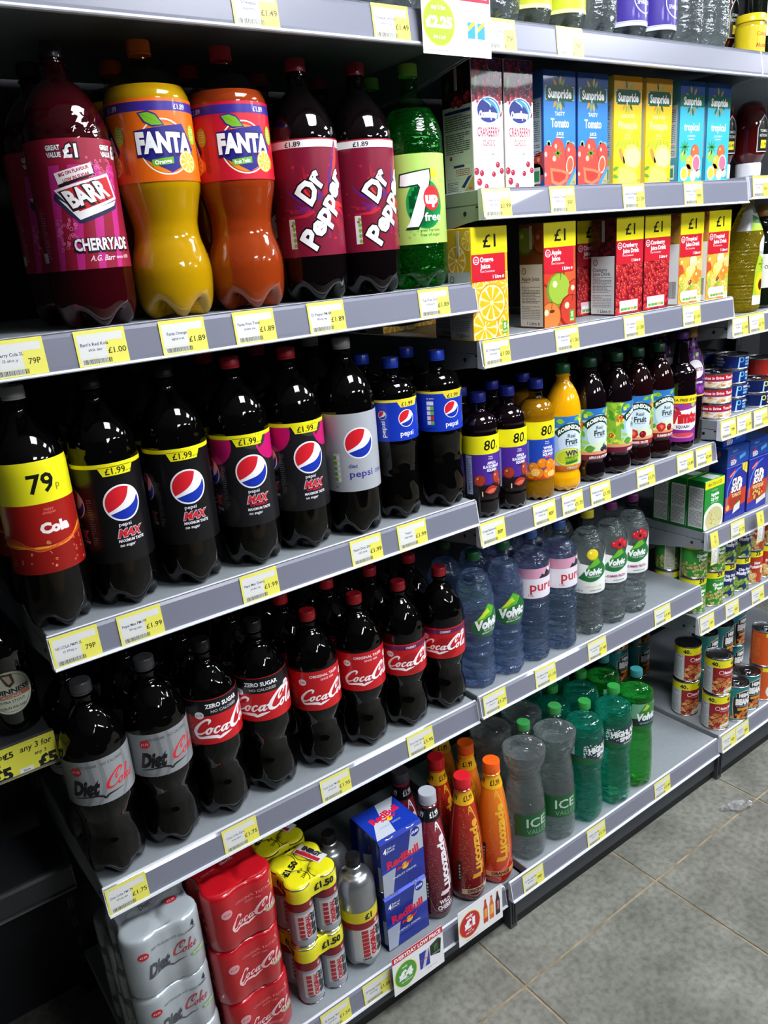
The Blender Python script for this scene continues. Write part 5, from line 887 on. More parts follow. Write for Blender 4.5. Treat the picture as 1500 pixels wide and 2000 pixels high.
def a_blside(): A = Art(); A.rect(-50, 0, 50, 50, '163c88', 0); A.ring(10, 26, 12, 3, '6a8cc8', 1); A.text('CUP', 10, 30, 7, 'c8d4f0', 2); A.text('SOUP', 10, 22, 7, 'c8d4f0', 2); A.ell(28, 34, 4, 8, 'b84030', 1); return A
BUILD['blue_flat'] = lambda: carton('soup_box', 102, 102, 50, a_bluelid(), a_blside(), '1a48a4')
# ---- cans
TIN = mat('tin', 'b8bcc0', .22, metal=1); TIND = mat('tin_lid', '6a6c70', .25, metal=1)
def can(nm, r, h, A, ring=False, clip=None, body=None):
    P = [(0, .5), (.6, r-4), (0, r-2.5), (.4, r-.6), (2.2, r), (3.6, r-1.2), (h-3.6, r-1.2), (h-2.2, r), (h-.4, r-.3), (h, r-1), (h-.5, r-2), (h-3.2, r-2.6)]
    L_ = [(h-3.2, r-2.4), (h-3.2, r-7), (h-2.4, r-8), (h-3.2, r-9.5), (h-3.2, r-13), (h-2.7, r-14), (h-3.2, r-15), (h-3.2, .4)]
    b = MB(); n = 48
    def rg(P): return [[(q*.001*sin(2*PI*j/n), -q*.001*cos(2*PI*j/n), z*.001) for j in range(n)] for z, q in P]
    b.rings(rg(P), body or TIN, True, False); l = MB(); l.rings(rg(L_), TIND, False, True); parts = [('can_body', b.mesh('can_body', True, 30)), ('lid', l.mesh('lid', True, 30))]
    if ring:
        q = MB(); rr = []
        for i in range(21):
            a = 2*PI*i/20; cx, cy = .009*cos(a), .011+.008*sin(a)-.014; rr.append([(cx*(1+.14*cos(t*PI/3)), cy, h*.001-.0016+.0007*sin(t*PI/3)+.0006) if False else (cx+.0013*cos(t*PI/3)*cos(a), cy+.0013*cos(t*PI/3)*sin(a), h*.001-.0012+.0009*sin(t*PI/3)) for t in range(6)])
        q.rings(rr, TIN, False, False); q.box(-.004, -.017, h*.001-.0022, .004, -.009, h*.001-.001, TIN, ch=.0004); parts.append(('ring_pull', q.mesh('ring_pull', True, 40), 1))
    if A: parts.append(('label', A.mesh('label', Cyl((r-1.2)*.001, None), clip=clip or (-PI*(r-1.2), 4, PI*(r-1.2), h-4), step=5)))
    return nm, parts
def a_beans():
    A = Art(); W = PI*36; A.rect(-W, 0, W, 110, '98141c', 0); A.rect(-W, 84, W, 108, 'e8e01c', 1)
    for x in (-26, 26, 80, -80): A.text('40', x, 95, 12, '141414', 2, w=17, bold=.03); A.text('p', x+12, 92, 6, '141414', 2)
    A.rect(-70, 0, -30, 84, 'd0d4d4', 2); A.micro(-62, 10, -36, 70, '8a9094', 16, 3); A.text('400g ℮', -44, 78, 4.4, '3a3a3a', 3); A.ell(-8, 70, 6.6, 6.6, 'f0e0e0', 3); A.ell(-8, 70, 5, 5, '98141c', 4); A.text('Baked Beans', 22, 70, 8, 'f8e8e8', 3, w=44, bold=.03); A.text('in Tomato Sauce', 14, 61, 3.4, 'f0d0d0', 3); rnd = random.Random(5)
    for i in range(120): x = rnd.uniform(-30, W); A.ell(x, rnd.uniform(4, 52), rnd.uniform(5, 7.5), rnd.uniform(3, 4.2), rnd.choice(('d89a50', 'c07838', 'e0ac64', 'b06428')), 1+i*.01, rnd.uniform(-.6, .6), n=10); A.ell(x, rnd.uniform(6, 52), 1.2, .8, 'f4dca8', 2.3, n=6)
    A.poly([(0, 6), (34, 10), (34, 24), (0, 18)], 'dce0d0', 3); A.rect(6, 10, 30, 12.5, '5c9a3c', 4); return A
def a_heinz(dark=False):
    A = Art(); W = PI*36; A.rect(-W, 0, W, 110, '177c84', 0); rnd = random.Random(1)
    for gx in (6, -100, 108):
        for d, c, L in ((1.6, 'd8c48c', 1), (0, '17181c', 2)): A.poly([(gx-22-d, 78+d), (gx-14-d, 78), (gx-14, 90+d), (gx+10, 96+d*2), (gx+34+d, 90+d), (gx+34, 78), (gx+42+d, 78+d), (gx+42+d, 44), (gx+38+d, 10-d), (gx-18-d, 10-d), (gx-22-d, 44)], c, L)
        A.text('HEINZ', gx+10, 84, 11, 'f0f0f0', 3, w=36, bold=.05); A.text('BEANZ', gx+10, 64, 18, 'f0f0f0', 3, w=52, bold=.07); A.text('IN A RICH TOMATO SAUCE', gx+10, 49, 3, 'd8d8d8', 3, w=46); A.rect(gx-10, 36, gx+32, 44, 'd89a28', 3)
        for i in range(22): A.ell(gx+10+rnd.gauss(0, 12), rnd.uniform(10, 34), 6, 4, rnd.choice(('d87c2c', 'c8641c', 'e89844')), 4+i*.02, rnd.uniform(-1, 1), n=10)
    return A
def a_bolog():
    A = Art(); W = PI*36; A.rect(-W, 0, W, 110, 'd8581c', 0); A.rect(-20, 94, W, 106, 'e8dc28', 1); A.text('Bolognese', 16, 78, 7, 'f8ece0', 2, w=36, bold=.02); A.text('Sauce', 10, 68, 7, 'f8ece0', 2, w=22, bold=.02); A.ell(22, 30, 30, 26, 'e8e8e4', 2, n=30); A.ell(24, 30, 22, 18, '8c3018', 3, n=26); A.micro(-60, 30, -34, 90, 'e88848', 16, 1); berries(A, 6, 18, 42, 42, 36, ('a84424', '7a2810', 'c0602c'), 'e8a060', (1.5, 3), 4, 4); return A
def a_peas():
    A = Art(); W = PI*35; A.rect(-W, 0, W, 108, '2c8c2c', 0); A.rect(-W, 84, W, 106, 'ece41c', 2); A.text('59', 14, 95, 12, '141414', 3, w=16, bold=.03, shear=.1); A.text('p', 25, 92, 5, '141414', 3)
    A.text('euro shopper', 10, 78, 3, 'c8e8b8', 2); A.text('Garden', 12, 66, 9, 'f4fcf0', 2, w=36, bold=.04); A.text('Peas', 12, 55, 9, 'f4fcf0', 2, w=24, bold=.04); berries(A, -W, 0, W, 46, 230, ('b0b058', '9ca048', 'c4c070', '8c9040'), 'f0f0b8', (3.6, 5), 3, 1, '4a4c1c'); A.rect(-80, 0, -52, 106, 'c8c8b4', 4.5); A.micro(-76, 12, -56, 84, '7a7a6a', 18, 5); return A
def a_mushy():
    A = Art(); W = PI*35; A.rect(-W, 0, W, 108, '1c2460', 0); A.rect(-W, 84, W, 106, 'ece41c', 2); A.text('50', 18, 95, 12, '141414', 3, w=16, bold=.03); A.text('Chip Shop', 14, 68, 7.5, 'f0f0f8', 2, w=38, bold=.03); A.text('Mushy Peas', 16, 57, 10, 'f0f0f8', 2, w=52, bold=.05); berries(A, -W, 0, W, 42, 90, ('8cac44', '9cbc54', '6c9434'), 'd0e090', (5, 9), 6, 1, '5c7c2c'); return A
def a_potato():
    A = Art(); W = PI*35; A.rect(-W, 0, W, 108, 'b8341c', 0); A.rect(-W, 84, W, 106, 'ece41c', 2); A.text('75', 14, 95, 12, '141414', 3, w=16, bold=.03); A.text('New', 14, 66, 9, 'f8ece4', 5, w=20, bold=.04); A.text('Potatoes', 12, 55, 10, 'f8ece4', 5, w=42, bold=.04); berries(A, -W, 0, W, 40, 34, ('dcb46c', 'e8c888', 'c89c58'), 'f8ecc8', (8, 13), 6, 1, '8a5428'); return A
def a_tuna(kind):
    A = Art(); W = PI*41
    if kind == 'red':
        A.rect(-W, 0, W, 36, 'e8e4dc', 0); A.rect(-W, 19, W, 34, 'b81c2c', 1); A.rect(-W, 18, W, 19.5, '4a4ca0', 1.5); A.text('Tuna Flakes in Brine  Tuna Flakes in Brine', 0, 27, 7, 'f8ece8', 2, w=150, bold=.02); rnd = random.Random(2)
        for i in range(50): A.ell(rnd.uniform(-W, W), rnd.uniform(5, 16), 7, 2.4, rnd.choice(('d8a860', 'b88440', 'e8c890')), 1+i*.01, rnd.uniform(-.5, .5), n=8)
    else:
        A.rect(-W, 0, W, 36, '162a78' if kind == 'blue' else '101c54', 0); c = '5cb8e8' if kind == 'blue' else 'e8d83c'
        for x in (-8, 70, -86): A.ring(x+2, 24, 5.5, 2.4, c, 2); A.poly([(x-5, 30), (x-2, 30), (x-4, 5), (x-8, 5)], '9cdcf4', 3); A.text('PRINCES', x+24, 27, 5, 'f0f4fc', 2, w=22, bold=.03); A.text('TUNA CHUNKS', x+26, 19, 4.6, '9cdcf4' if kind == 'blue' else 'b8c8e8', 2, w=26, bold=.03); A.rect(x+13, 9, x+34, 14, c, 2)
    return A
BUILD['beans'] = lambda: can('food_can', 37, 110, a_beans()); BUILD['heinz'] = lambda: can('food_can', 37, 110, a_heinz(), True); BUILD['bolog'] = lambda: can('food_can', 37.5, 110, a_bolog(), True)
BUILD['peas'] = lambda: can('food_can', 36, 104, a_peas()); BUILD['mushy'] = lambda: can('food_can', 33, 104, a_mushy()); BUILD['potato'] = lambda: can('food_can', 36, 104, a_potato())
BUILD['tuna_red'] = lambda: can('fish_tin', 42, 38, a_tuna('red'), True); BUILD['tuna_blue'] = lambda: can('fish_tin', 41, 36, a_tuna('blue'), True); BUILD['tuna_navy'] = lambda: can('fish_tin', 41, 36, a_tuna('navy'), True)
def a_salmon(): A = Art(); W = PI*41; A.rect(-W, 0, W, 110, 'b0281c', 0); A.text('PINK', 6, 40, 9, 'e8c8b8', 2, w=24, bold=.02); A.text('SALMON', 8, 27, 8, 'e89070', 2, w=32, bold=.02); A.leaf(14, 70, 40, 18, .3, 'e8e0d8', 2); return A
BUILD['salmon'] = lambda: can('food_can', 42, 112, a_salmon())
# oil, sauce, jar, and the clear bottles of the top shelf
def a_oil():
    A = Art(); A.poly([(-2, 18), (46, 18), (48, 100), (38, 150), (28, 166), (14, 150), (2, 100)], 'a8c42c', 0); A.rect(-2, 18, 47, 40, 'e8ece0', 1); A.ell(24, 66, 20, 28, 'f0c81c', 1)
    for i in range(16): a = 2*PI*i/16; A.leaf(24+15*cos(a), 66+17*sin(a), 14, 5, a, 'f4d020', 2)
    A.ell(24, 64, 10, 13, '4a1c08', 3); A.ell(26, 150, 16, 24, 'eef0f0', 4, n=24); A.text('FLORA', 26, 138, 8, '3a4444', 5, w=24); A.text('PURE', 24, 119, 3, '3a6a2c', 4); A.text('SUNFLOWER', 24, 112, 4.4, '3a6a2c', 4, w=26); A.text('OIL', 24, 105, 4.4, '3a6a2c', 4)
    A.poly([(-50, 188), (40, 188), (34, 246), (-36, 246)], 'b8bcb8', 0); A.poly([(-8, 188), (40, 188), (38, 212), (-4, 224)], '3c7c34', 1); A.poly([(-12, 188), (40, 188), (38, 202), (-8, 206)], 'a8cc2c', 2); A.text('FLORA', 18, 232, 9, '1c2424', 2, w=28, bold=.03); return A
OIL = WATER('oil_gold', 'ecdc50', 'c8b428', .35)
BUILD['oil'] = lambda: bottle('oil_bottle', 272, [(4, .5), (0, 28), (4, 36), (14, 40), (170, 40), (188, 36), (212, 27), (232, 19)], OIL, 'c8d0c8', a_oil(), 40, petal=None, ribs=[(16, 176, 9, 1.2)], vstep=10, split=187, capr=14, caph=16)
BUILD['olive'] = lambda: bottle('oil_bottle', 246, [(4, .5), (0, 28), (6, 34), (150, 34), (175, 28), (205, 15)], mat('dark_green_glass', '0c1408', .05, coat=.6), 'a07840', (lambda A: (A.rect(-18, 50, 40, 130, 'dcdcd0', 0), A.text('OLIVE', 10, 100, 9, '2c3c1c', 1), A)[2])(Art()), 34, petal=None, caph=28)
def a_ketch(): A = Art(); A.poly([(-6, 58), (34, 58), (34, 110), (26, 128), (14, 140), (2, 128), (-6, 110)], 'e4e4e0', 0); A.poly([(-4, 60), (32, 60), (32, 110), (24, 126), (14, 136), (4, 126), (-4, 110)], '14180e', 1); A.text('TOMATO', 14, 104, 6, 'f0f0e8', 2, w=28); A.text('KETCHUP', 14, 94, 6, 'f0f0e8', 2, w=28); A.rect(4, 66, 24, 84, 'ecd42c', 2); A.text('£1.99', 14, 75, 6, '14140c', 3, w=18); return A
def ketch():
    P = smoothprof([(0, .5), (0, 24), (2, 28), (34, 29), (36, 28)]); Q = smoothprof([(36, 26), (44, 31), (60, 37), (110, 38), (150, 33), (168, 22), (176, .5)])
    return 'sauce_bottle', [('body', lathe(Q, mat('ketchup_red', '4a0c0c', .06, coat=.7), 'body', 48)), ('cap', lathe(P, mat('cap_white', 'd8d8dc', .35), 'cap', 48)), ('label', a_ketch().mesh('label', Cyl(.038, Q), step=5, vstep=12))]
BUILD['ketch'] = ketch
def jar():
    Q = smoothprof([(3, .5), (0, 24), (4, 30), (12, 31), (62, 31), (70, 28), (74, 27)]); A = Art(); A.rect(-PI*31, 8, PI*31, 62, 'e0c81c', 0); A.text("Colman's", 14, 46, 9, 'c84c1c', 1, w=34, shear=.2); A.text('Mustard', 14, 24, 9, 'c84c1c', 1, w=34, shear=.2)
    return 'mustard_jar', [('jar', lathe(Q, mat('mustard_glass', 'c8b020', .08, coat=.8), 'jar', 48)), ('lid', lathe([(70, .5), (70, 29), (71, 31), (84, 31), (86, 29), (86, .5)], mat('lid_yellow', 'e8cc1c', .3), 'lid', 48)), ('label', A.mesh('label', Cyl(.031, Q), step=5))]
BUILD['jar'] = jar
def clearb(k, body, col, liq, cap): 
    def f():
        A = Art()
        if col: A.rect(-PI*42, 30, PI*42, 200, col, 0); A.ring(14, 70, 26, 2, 'd8d4f0', 1); A.text('SPARKLING', 14, 62, 7, 'e8e8f8', 1, w=40); A.rect(-PI*42, 24, PI*42, 32, 'd8dce4', 1)
        return bottle('clear_drink_bottle', 310, [*BASE5(42), (34, 42), (220, 42), (250, 36), (268, 22)], body, cap, A if col else None, 42, level=250, liq=liq, petal=(5, 34, 20))
    return f
BUILD['clr'] = clearb('clr', F_CLEAR, None, WATER('clear_water', 'eef4f2'), 'e8e8e8'); BUILD['clr_yellow'] = clearb('y', F_CLEAR, None, WATER('yellow_tinted', 'dcd84c', 'c8c850', .2), 'c8c83c'); BUILD['clr_purple'] = clearb('p', F_CLEAR, '3c2c8c', WATER('clear_water', 'eef4f2'), '3c2c8c')
def clr_yb():
    A = Art(); A.rect(-PI*42, 34, PI*42, 200, 'b4bc2c', 0); A.rect(-PI*42, 30, PI*42, 36, 'e4e8a0', 1); A.text('LEMON & LIME', 10, 90, 9, 'f4f8d8', 1, w=56); return bottle('clear_drink_bottle', 310, [*BASE5(42), (34, 42), (220, 42), (250, 36), (268, 22)], F_CLEAR, 'c8c83c', A, 42, level=250, liq=WATER('pale_lemon', 'f0f0c0'), petal=(5, 34, 20))
BUILD['clr_lemon'] = clr_yb

# ---- shrink-wrapped packs of four cans
def packout(c, r, k=10):
    P = []
    for cx, cy, a0 in ((c, -c, -45), (c, c, 45), (-c, c, 135), (-c, -c, 225)):
        for i in range(k+1): a = math.radians(a0-78+156*i/k); P.append((cx+r*cos(a), cy+r*sin(a)))
        # bridge points to the next corner
        b = math.radians(a0+78); x0, y0 = cx+r*cos(b), cy+r*sin(b); d = math.radians(a0+90)
        nx, ny = (cx*cos(PI/2)-cy*sin(PI/2), cx*sin(PI/2)+cy*cos(PI/2)); b2 = math.radians(a0+90-78); x1, y1 = nx+r*cos(b2), ny+r*sin(b2)
        for t in (.33, .67): P.append((x0+(x1-x0)*t, y0+(y1-y0)*t))
    return P
def pack(nm, c, r, h, mfilm, art, topart, cans=None, cover=None):
    O = [(x*.001, y*.001) for x, y in packout(c, r)]; mb = MB(); rs = []
    def ring(z, ins, sc_=1, zf=None):
        out = []
        for i, (x, y) in enumerate(O):
            a = O[i-1]; b = O[(i+1) % len(O)]; e = Vector((b[0]-a[0], b[1]-a[1])).normalized(); q = ((x-e.y*ins*.001)*sc_, (y+e.x*ins*.001)*sc_)
            dd = min(math.hypot(abs(q[0])-c*.001, abs(q[1])-c*.001), 1); zz = z*.001
            if zf: zz -= zf*.001*max(0, min(1, (dd-(r-8)*.001)/.010))
            out.append((q[0], q[1], zz))
        return out
    z0 = cover or 0
    prof = [(z0, 5 if not cover else .0, 1, None)]+([(2, 2, 1, None), (7, .3, 1, None)] if not cover else [])+[(h*.3+z0*.7, 0, 1, None), (h*.6+z0*.4, 0, 1, None), (h-10, .2, 1, None), (h-4, 1.6, 1, None), (h-1, 4.5, 1, None)]
    rs = [ring(*p) for p in prof]
    for s_ in (.93, .84, .72, .6, .48, .36, .24, .12, .02): rs.append(ring(h, 5, s_, 7.5))
    mb.rings(rs, mfilm); parts = [('film', mb.mesh('film', True, 60))]
    def zf(v): v *= 1000; return .001*(0 if v < h-10 else .2+(v-h+10)/6*1.6)
    O2 = Outline(O, zf)
    if art:
        B = Art(); B.items = [i for i in art.items if max(v[0] for v in i[0]) < -64]; art.items = [i for i in art.items if max(v[0] for v in i[0]) >= -64]
        parts.append(('label', art.mesh('label', O2, step=4, clip=(-200, z0+1, 200, h-4.5))))
        if B.items: parts.append(('side_label', B.mesh('side_label', O2, step=4, clip=(-220, z0+1, 200, h-4.5))))
    if topart: parts.append(('top_print', topart.mesh('top_print', Flat((0, 0, h*.001+.0002), (1, 0, 0), (0, 1, 0)))))
    for g in (cans or []): parts.append(g)
    return nm, parts
def a_packdiet():
    A = Art()
    for gx in (0, -136): A.text('NO SUGAR NO CALORIES', gx+6, 92, 4.4, '6a7074', 2, w=74, arc=.001); A.text('Diet', gx-22, 56, 24, '4a4e52', 2, w=38, shear=.3, bold=.04, rot=.1); A.coke(gx+24, 64, 50, 'a83a40', 2, rot=.12); A.stroke([(gx-40, 40, .8), (gx-10, 45, 2.4), (gx+2, 40, 3), (gx+24, 46, .6)], '4a4e52', 2); A.ell(gx-46, 88, 9, 7, 'c02430', 3); A.text('£2.20', gx-46, 88, 3.8, 'f0d8d8', 4)
    A.text('4', 42, 103, 11, '22262a', 3, w=7, bold=.04); A.text('CANS', 42, 94, 3, '22262a', 3); A.ell(46, 44, 17, 5, '7a9a5c', 2); A.micro(34, 41, 58, 47, 'e0e8d8', 2, 3); return A
def a_toplid(red=False):
    A = Art()
    if red: A.ell(4, 10, 15, 13, 'd83038', 1); A.ell(4, 10, 14, 12, 'c01620', 2); A.cocacola(4, 10, 24, 'f0d8d8', 3); A.text('ORIGINAL TASTE', -34, 4, 3.6, 'e8a0a0', 2, w=26, rot=.1); A.text('SINCE 1886', 36, 18, 3.6, 'e8a0a0', 2, w=22, rot=.1)
    else: A.ring(-30, -2, 10, 1.2, '8a9094', 1); A.text('Diet', -8, 6, 12, '4a4e52', 2, w=20, shear=.3, rot=.3); A.coke(14, 16, 26, 'b04048', 2, rot=.3); A.ell(32, -12, 11, 7, 'c02430', 2); A.text('£2.20', 32, -12, 4.4, 'f4e0e0', 3)
    return A
def a_packred():
    A = Art(); A.text('ORIGINAL TASTE', 8, 90, 6, 'e07074', 2, w=62, rot=.05); A.text('SINCE 1886', 10, 81, 4, 'e07074', 2, w=30); A.cocacola(6, 52, 92, 'f0c8c8', 3, rot=.08); A.ell(-42, 80, 10, 9, 'e0a0a4', 3); A.text('£2.69', -42, 80, 4, 'a01820', 4); A.ell(44, 44, 15, 5, '8a8c60', 3); A.micro(32, 41, 56, 47, 'e0e0d0', 2, 4); A.text('4', 44, 99, 8, 'e89a9a', 3); A.text('CANS', 44, 91, 3.4, 'e89a9a', 3)
    A.cocacola(-130, 52, 92, 'd06068', 3); return A
SILV = mat('film_silver', 'b4bcc0', .24, metal=.25, coat=.5, bump=.25, bscale=60); REDF = mat('film_red', 'b4101c', .22, coat=.6, bump=.2, bscale=60); YELF = mat('film_yellow', 'e6de1c', .3, coat=.4)
BUILD['pack_diet'] = lambda: pack('can_multipack', 33.5, 33, 119, SILV, a_packdiet(), a_toplid())
BUILD['pack_red'] = lambda: pack('can_multipack', 33, 32.5, 119, REDF, a_packred(), a_toplid(True))
def a_encan():
    A = Art(); W = PI*26; A.rect(-W, 0, W, 112, '9a9ca2', 0); A.rect(-W, 84, W, 112, '7c1c24', 1)
    for gx in (0, 84, -84):
        A.rect(gx-24, 18, gx+24, 78, 'c0c0be', 1)
        for i in range(5): A.rect(gx-18, 24+i*10, gx-8, 32+i*10, 'b42430', 2)
        A.text('ORIGINAL', gx+0, 48, 9, 'b42430', 2, w=52, rot=PI/2, bold=.06); A.text('ENERGY', gx+13, 48, 12, '22242c', 2, w=54, rot=PI/2, bold=.09); A.text('DRINK', gx-10, 21, 4, '22242c', 2, w=13, bold=.04); A.ell(gx+12, 92, 4, 4, 'c8a8a8', 2)
    return A
def energy_pack():
    _, cp = can('can', 26.2, 136, a_encan(), clip=(-PI*25, 6, PI*25, 112)); A = Art(); A.rect(-90, 98, 90, 104, 'e6de1c', 0); A.text('£1.50', 12, 121, 14, '141414', 2, w=42, bold=.04, rot=.03); A.text('£1.50', -92, 121, 14, '141414', 2, w=42, bold=.04)
    T_ = Art(); T_.text('£1.50', -24, 2, 14, '141414', 1, w=40, bold=.03, rot=.5); T_.text('4 x', -12, -14, 8, '242410', 1, rot=.5); T_.text('250ml ℮', -6, -26, 7, '242410', 1, w=28, rot=.5)
    c, q = cos(-.1), sin(-.1)
    T_.poly([(2, 36), (26, 44), (50, -14), (26, -22)], 'd8d8d4', 1); T_.poly([(10, 32), (18, 35), (40, -12), (32, -16)], 'd8d8d4', 2); T_.text('ENERGY', 32, 14, 10, '22242c', 3, w=44, rot=-1.2, bold=.08); T_.text('ORIGINAL', 22, 11, 7, 'b42430', 3, w=36, rot=-1.2, bold=.05); T_.poly([(4, 34), (12, 37), (34, -14), (26, -17)], 'b42430', 2.5)
    nm, parts = pack('can_multipack', 27, 26.5, 140, YELF, A, T_, cover=104)
    return nm, parts, cp
def place_energy(x, y, h0, label, group=None):
    if 'en' not in PROTO: PROTO['en'] = energy_pack()
    nm, parts, cp = PROTO['en']; t = thing('can_multipack', label, 'drinks pack', (x, y, SURF['1d']+h0+.0004), 0, group)
    for p in parts: mkobj(p[0], p[1], t)
    for sx in (-1, 1):
        for sy in (-1, 1):
            cb = mkobj('can', cp[0][1], t, (sx*.027, sy*.027, 0))
            for p in cp[1:]: mkobj(p[0], p[1], cb)
    return t
def bull(A, x, y, s, c='d42438', L=4): A.stroke([(x-9*s, y-2*s, 1*s), (x-5*s, y+2*s, 3*s), (x, y, 4*s), (x+5*s, y+1*s, 3*s), (x+9*s, y+4*s, 1.4*s)], c, L); A.stroke([(x-4*s, y, 2*s), (x-6*s, y-5*s, 1*s)], c, L); A.stroke([(x+3*s, y, 2*s), (x+3*s, y-5*s, 1*s)], c, L)
def place_bullbox(x, y, h0, label):
    if 'rb' not in PROTO:
        w, d, h = 53, 53, 136; b = MB(); O = [(-d, 2), (-d, h-7), (-d+7, h), (d-7, h), (d, h-7), (d, 2), (d-2, 0), (-d+2, 0)]; I = [(-d+1, 3), (-d+1, h-7.5), (-d+7.5, h-1), (d-7.5, h-1), (d-1, h-7.5), (d-1, 3), (d-2.5, 1), (-d+2.5, 1)]
        blue = mat('foil_blue', '16309c', .22, metal=.35, coat=.6); k = b.m(blue); n = 8
        for xx in (-w, w): b.v += [(xx*.001, p[0]*.001, p[1]*.001) for p in O]+[(xx*.001, p[0]*.001, p[1]*.001) for p in I]
        for i in range(n): j = (i+1) % n; b.f += [[i, j, 16+j, 16+i], [8+j, 8+i, 24+i, 24+j], [i, 8+i, 8+j, j], [16+j, 24+j, 24+i, 16+i]]; b.mi += [k]*4
        sl = b.mesh('sleeve')
        A = Art(); A.poly([(10, 0), (53, 0), (53, 0), (53, 60), (22, 60)], '16309c', 0); A.poly([(26, 136), (53, 136), (53, 70), (12, 70)], 'b8c0cc', 1); A.poly([(-53, 64), (-18, 64), (-30, 0), (-53, 0)], 'a8b0c0', 1); A.poly([(-53, 66), (53, 70), (53, 62), (-53, 58)], '1c38a8', 2)
        A.text('RedBull', 0, 76, 19, 'd42040', 4, w=80, bold=.03, rot=.06); A.ell(4, 52, 9, 8, 'f0c030', 3); bull(A, -7, 53, 1.1); bull(A, 14, 55, 1.1); A.text('ENERGY DRINK', 2, 36, 5, 'c8d0e0', 4, w=60); A.text('4', -42, 110, 13, 'f0f4f8', 3, w=8, bold=.03); A.text('250 ml', -26, 113, 5, 'd8e0ec', 3); A.text('PACK', -26, 106, 5, 'd8e0ec', 3); A.rect(-36.5, 102, -35.7, 117, 'd8e0ec', 3); A.ell(34, 118, 11, 11, '16309c', 3); A.text('£4.89', 34, 118, 6.5, 'f0f4f8', 4, w=17, bold=.02); A.poly([(14, 30), (40, 30), (53, 6), (53, 0), (6, 0)], '14288c', 1)
        T_ = Art(); T_.rect(-52, -45, 52, 45, '1a38a8', 0); T_.poly([(-52, -45), (-6, -45), (4, 0), (-28, 0)], 'c4ccd4', 1); T_.poly([(-8, 0), (16, 0), (52, 45), (6, 45)], 'c4ccd4', 1); T_.text('RedBull', 4, 10, 17, 'd42040', 4, w=72, bold=.03, rot=.12); T_.ell(6, -6, 8, 7, 'f0c030', 3); bull(T_, -4, -5, 1); bull(T_, 16, -4, 1); T_.text('ENERGY DRINK', 0, -20, 5, '9aa8c8', 4, w=52)
        ca = Art(); ca.rect(-PI*25, 0, PI*25, 130, '1c348c', 0); ca.poly([(-30, 0), (0, 0), (0, 64), (-30, 64)], 'b0b8c4', 1); ca.poly([(0, 64), (30, 64), (30, 130), (0, 130)], 'b0b8c4', 1); ca.text('RedBull', 0, 80, 9, 'd42040', 2, w=34); _, cp = can('can', 25.8, 132, ca)
        e = 1
        PROTO['rb'] = ([('sleeve', sl), ('front_print', A.mesh('front_print', Flat((0, -.053, 0)), clip=(-52.5, 2.5, 52.5, 128.5), rough=.24)), ('top_print', T_.mesh('top_print', Flat((0, 0, .136), (1, 0, 0), (0, 1, 0)), rough=.24))], cp)
    ps, cp = PROTO['rb']; t = thing('can_multipack', label, 'drinks pack', (x, y, SURF['1d']+h0+.0004))
    for p in ps: mkobj(p[0], p[1], t)
    for sx in (-1, 1):
        for sy in (-1, 1):
            cb = mkobj('can', cp[0][1], t, (sx*.0261, sy*.0257, .0012))
            for p in cp[1:]: mkobj(p[0], p[1], cb)
    return t

# ================================================================ what stands where
def row(key, x, y, surf, label, yaw, group, back, n=2, dy=.1, dx=0, bname=None, **kw):
    # the front bottle, then the same bottle again in the rows behind it
    place(key, x, y, surf, label, 'bottle', yaw, group, **kw); rnd = random.Random(int(x*1000))
    for i in range(1, n):
        place(key, x+dx*i+rnd.uniform(-.003, .003), y+dy*i, surf, '%s in row %s, directly behind %s' % (bname or 'same bottle', ('', 'two', 'three', 'four')[i], back), 'bottle', yaw+rnd.uniform(-25, 25), group, **kw)
G = 'bottles on the upper left shelf'
row('barr', .163, .062, '1a', 'large dark red cherryade bottle with pink striped label, leftmost on the upper left shelf', -9, G, 'the pink labelled cherryade', bname='dark red bottle', dy=.112)
row('fanta', .2775, .064, '1a', 'orange fizzy bottle with orange label, blue band and orange cap', -14, G, 'the orange fizzy bottle', bname='orange capped bottle', dy=.118)
row('fantared', .3945, .064, '1a', 'red-orange fizzy fruit drink bottle with red label and red cap', -16, G, 'the red-orange fruit drink', bname='red capped fruit drink', dy=.118)
row('drp', .511, .06, '1a', 'dark bottle with maroon label and diagonal white lettering, left of the two', -24, G, 'the left maroon labelled bottle', bname='dark bottle', dy=.108)
row('drp', .617, .06, '1a', 'dark bottle with maroon label and diagonal white lettering, beside the green bottle', -10, G, 'the maroon labelled bottle beside the green one', bname='dark bottle', dy=.108)
row('sevenup', .722, .06, '1a', 'green fizzy bottle with pale green label and big white seven', -28, G, 'the green bottle with the white seven', bname='green bottle', dy=.106)
G = 'cola bottles on the second left shelf'
row('cola79', .037, .079, '1b', 'dark cola bottle with wide yellow 79p band above a red label', 2, G, 'the 79p cola', bname='dark cola bottle', lean=(0, 0))
row('pmax', .139, .083, '1b', 'black labelled cola with round emblem, directly right of the 79p cola', 1, G, 'the first black labelled cola', bname='dark cola bottle')
row('pmax', .245, .081, '1b', 'black labelled cola with round emblem, second from the 79p cola', -7, G, 'the second black labelled cola', bname='dark cola bottle')
row('pmaxcherry', .352, .079, '1b', 'black and pink spotted cola bottle with red cap, left one of the pair', -9, G, 'the left pink spotted cola', bname='red capped cola')
row('pmaxcherry', .452, .08, '1b', 'black and pink spotted cola bottle with red cap, beside the grey label', -4, G, 'the right pink spotted cola', bname='red capped cola')
row('dietp', .553, .07, '1b', 'dark cola bottle with silver grey label, round emblem and grey cap', -21, G, 'the silver grey labelled cola', bname='grey capped cola')
row('pepsi', .655, .076, '1b', 'blue labelled cola bottle with blue cap and upright white lettering at left', -18, G, 'the left blue labelled cola', bname='blue capped cola', dy=.092)
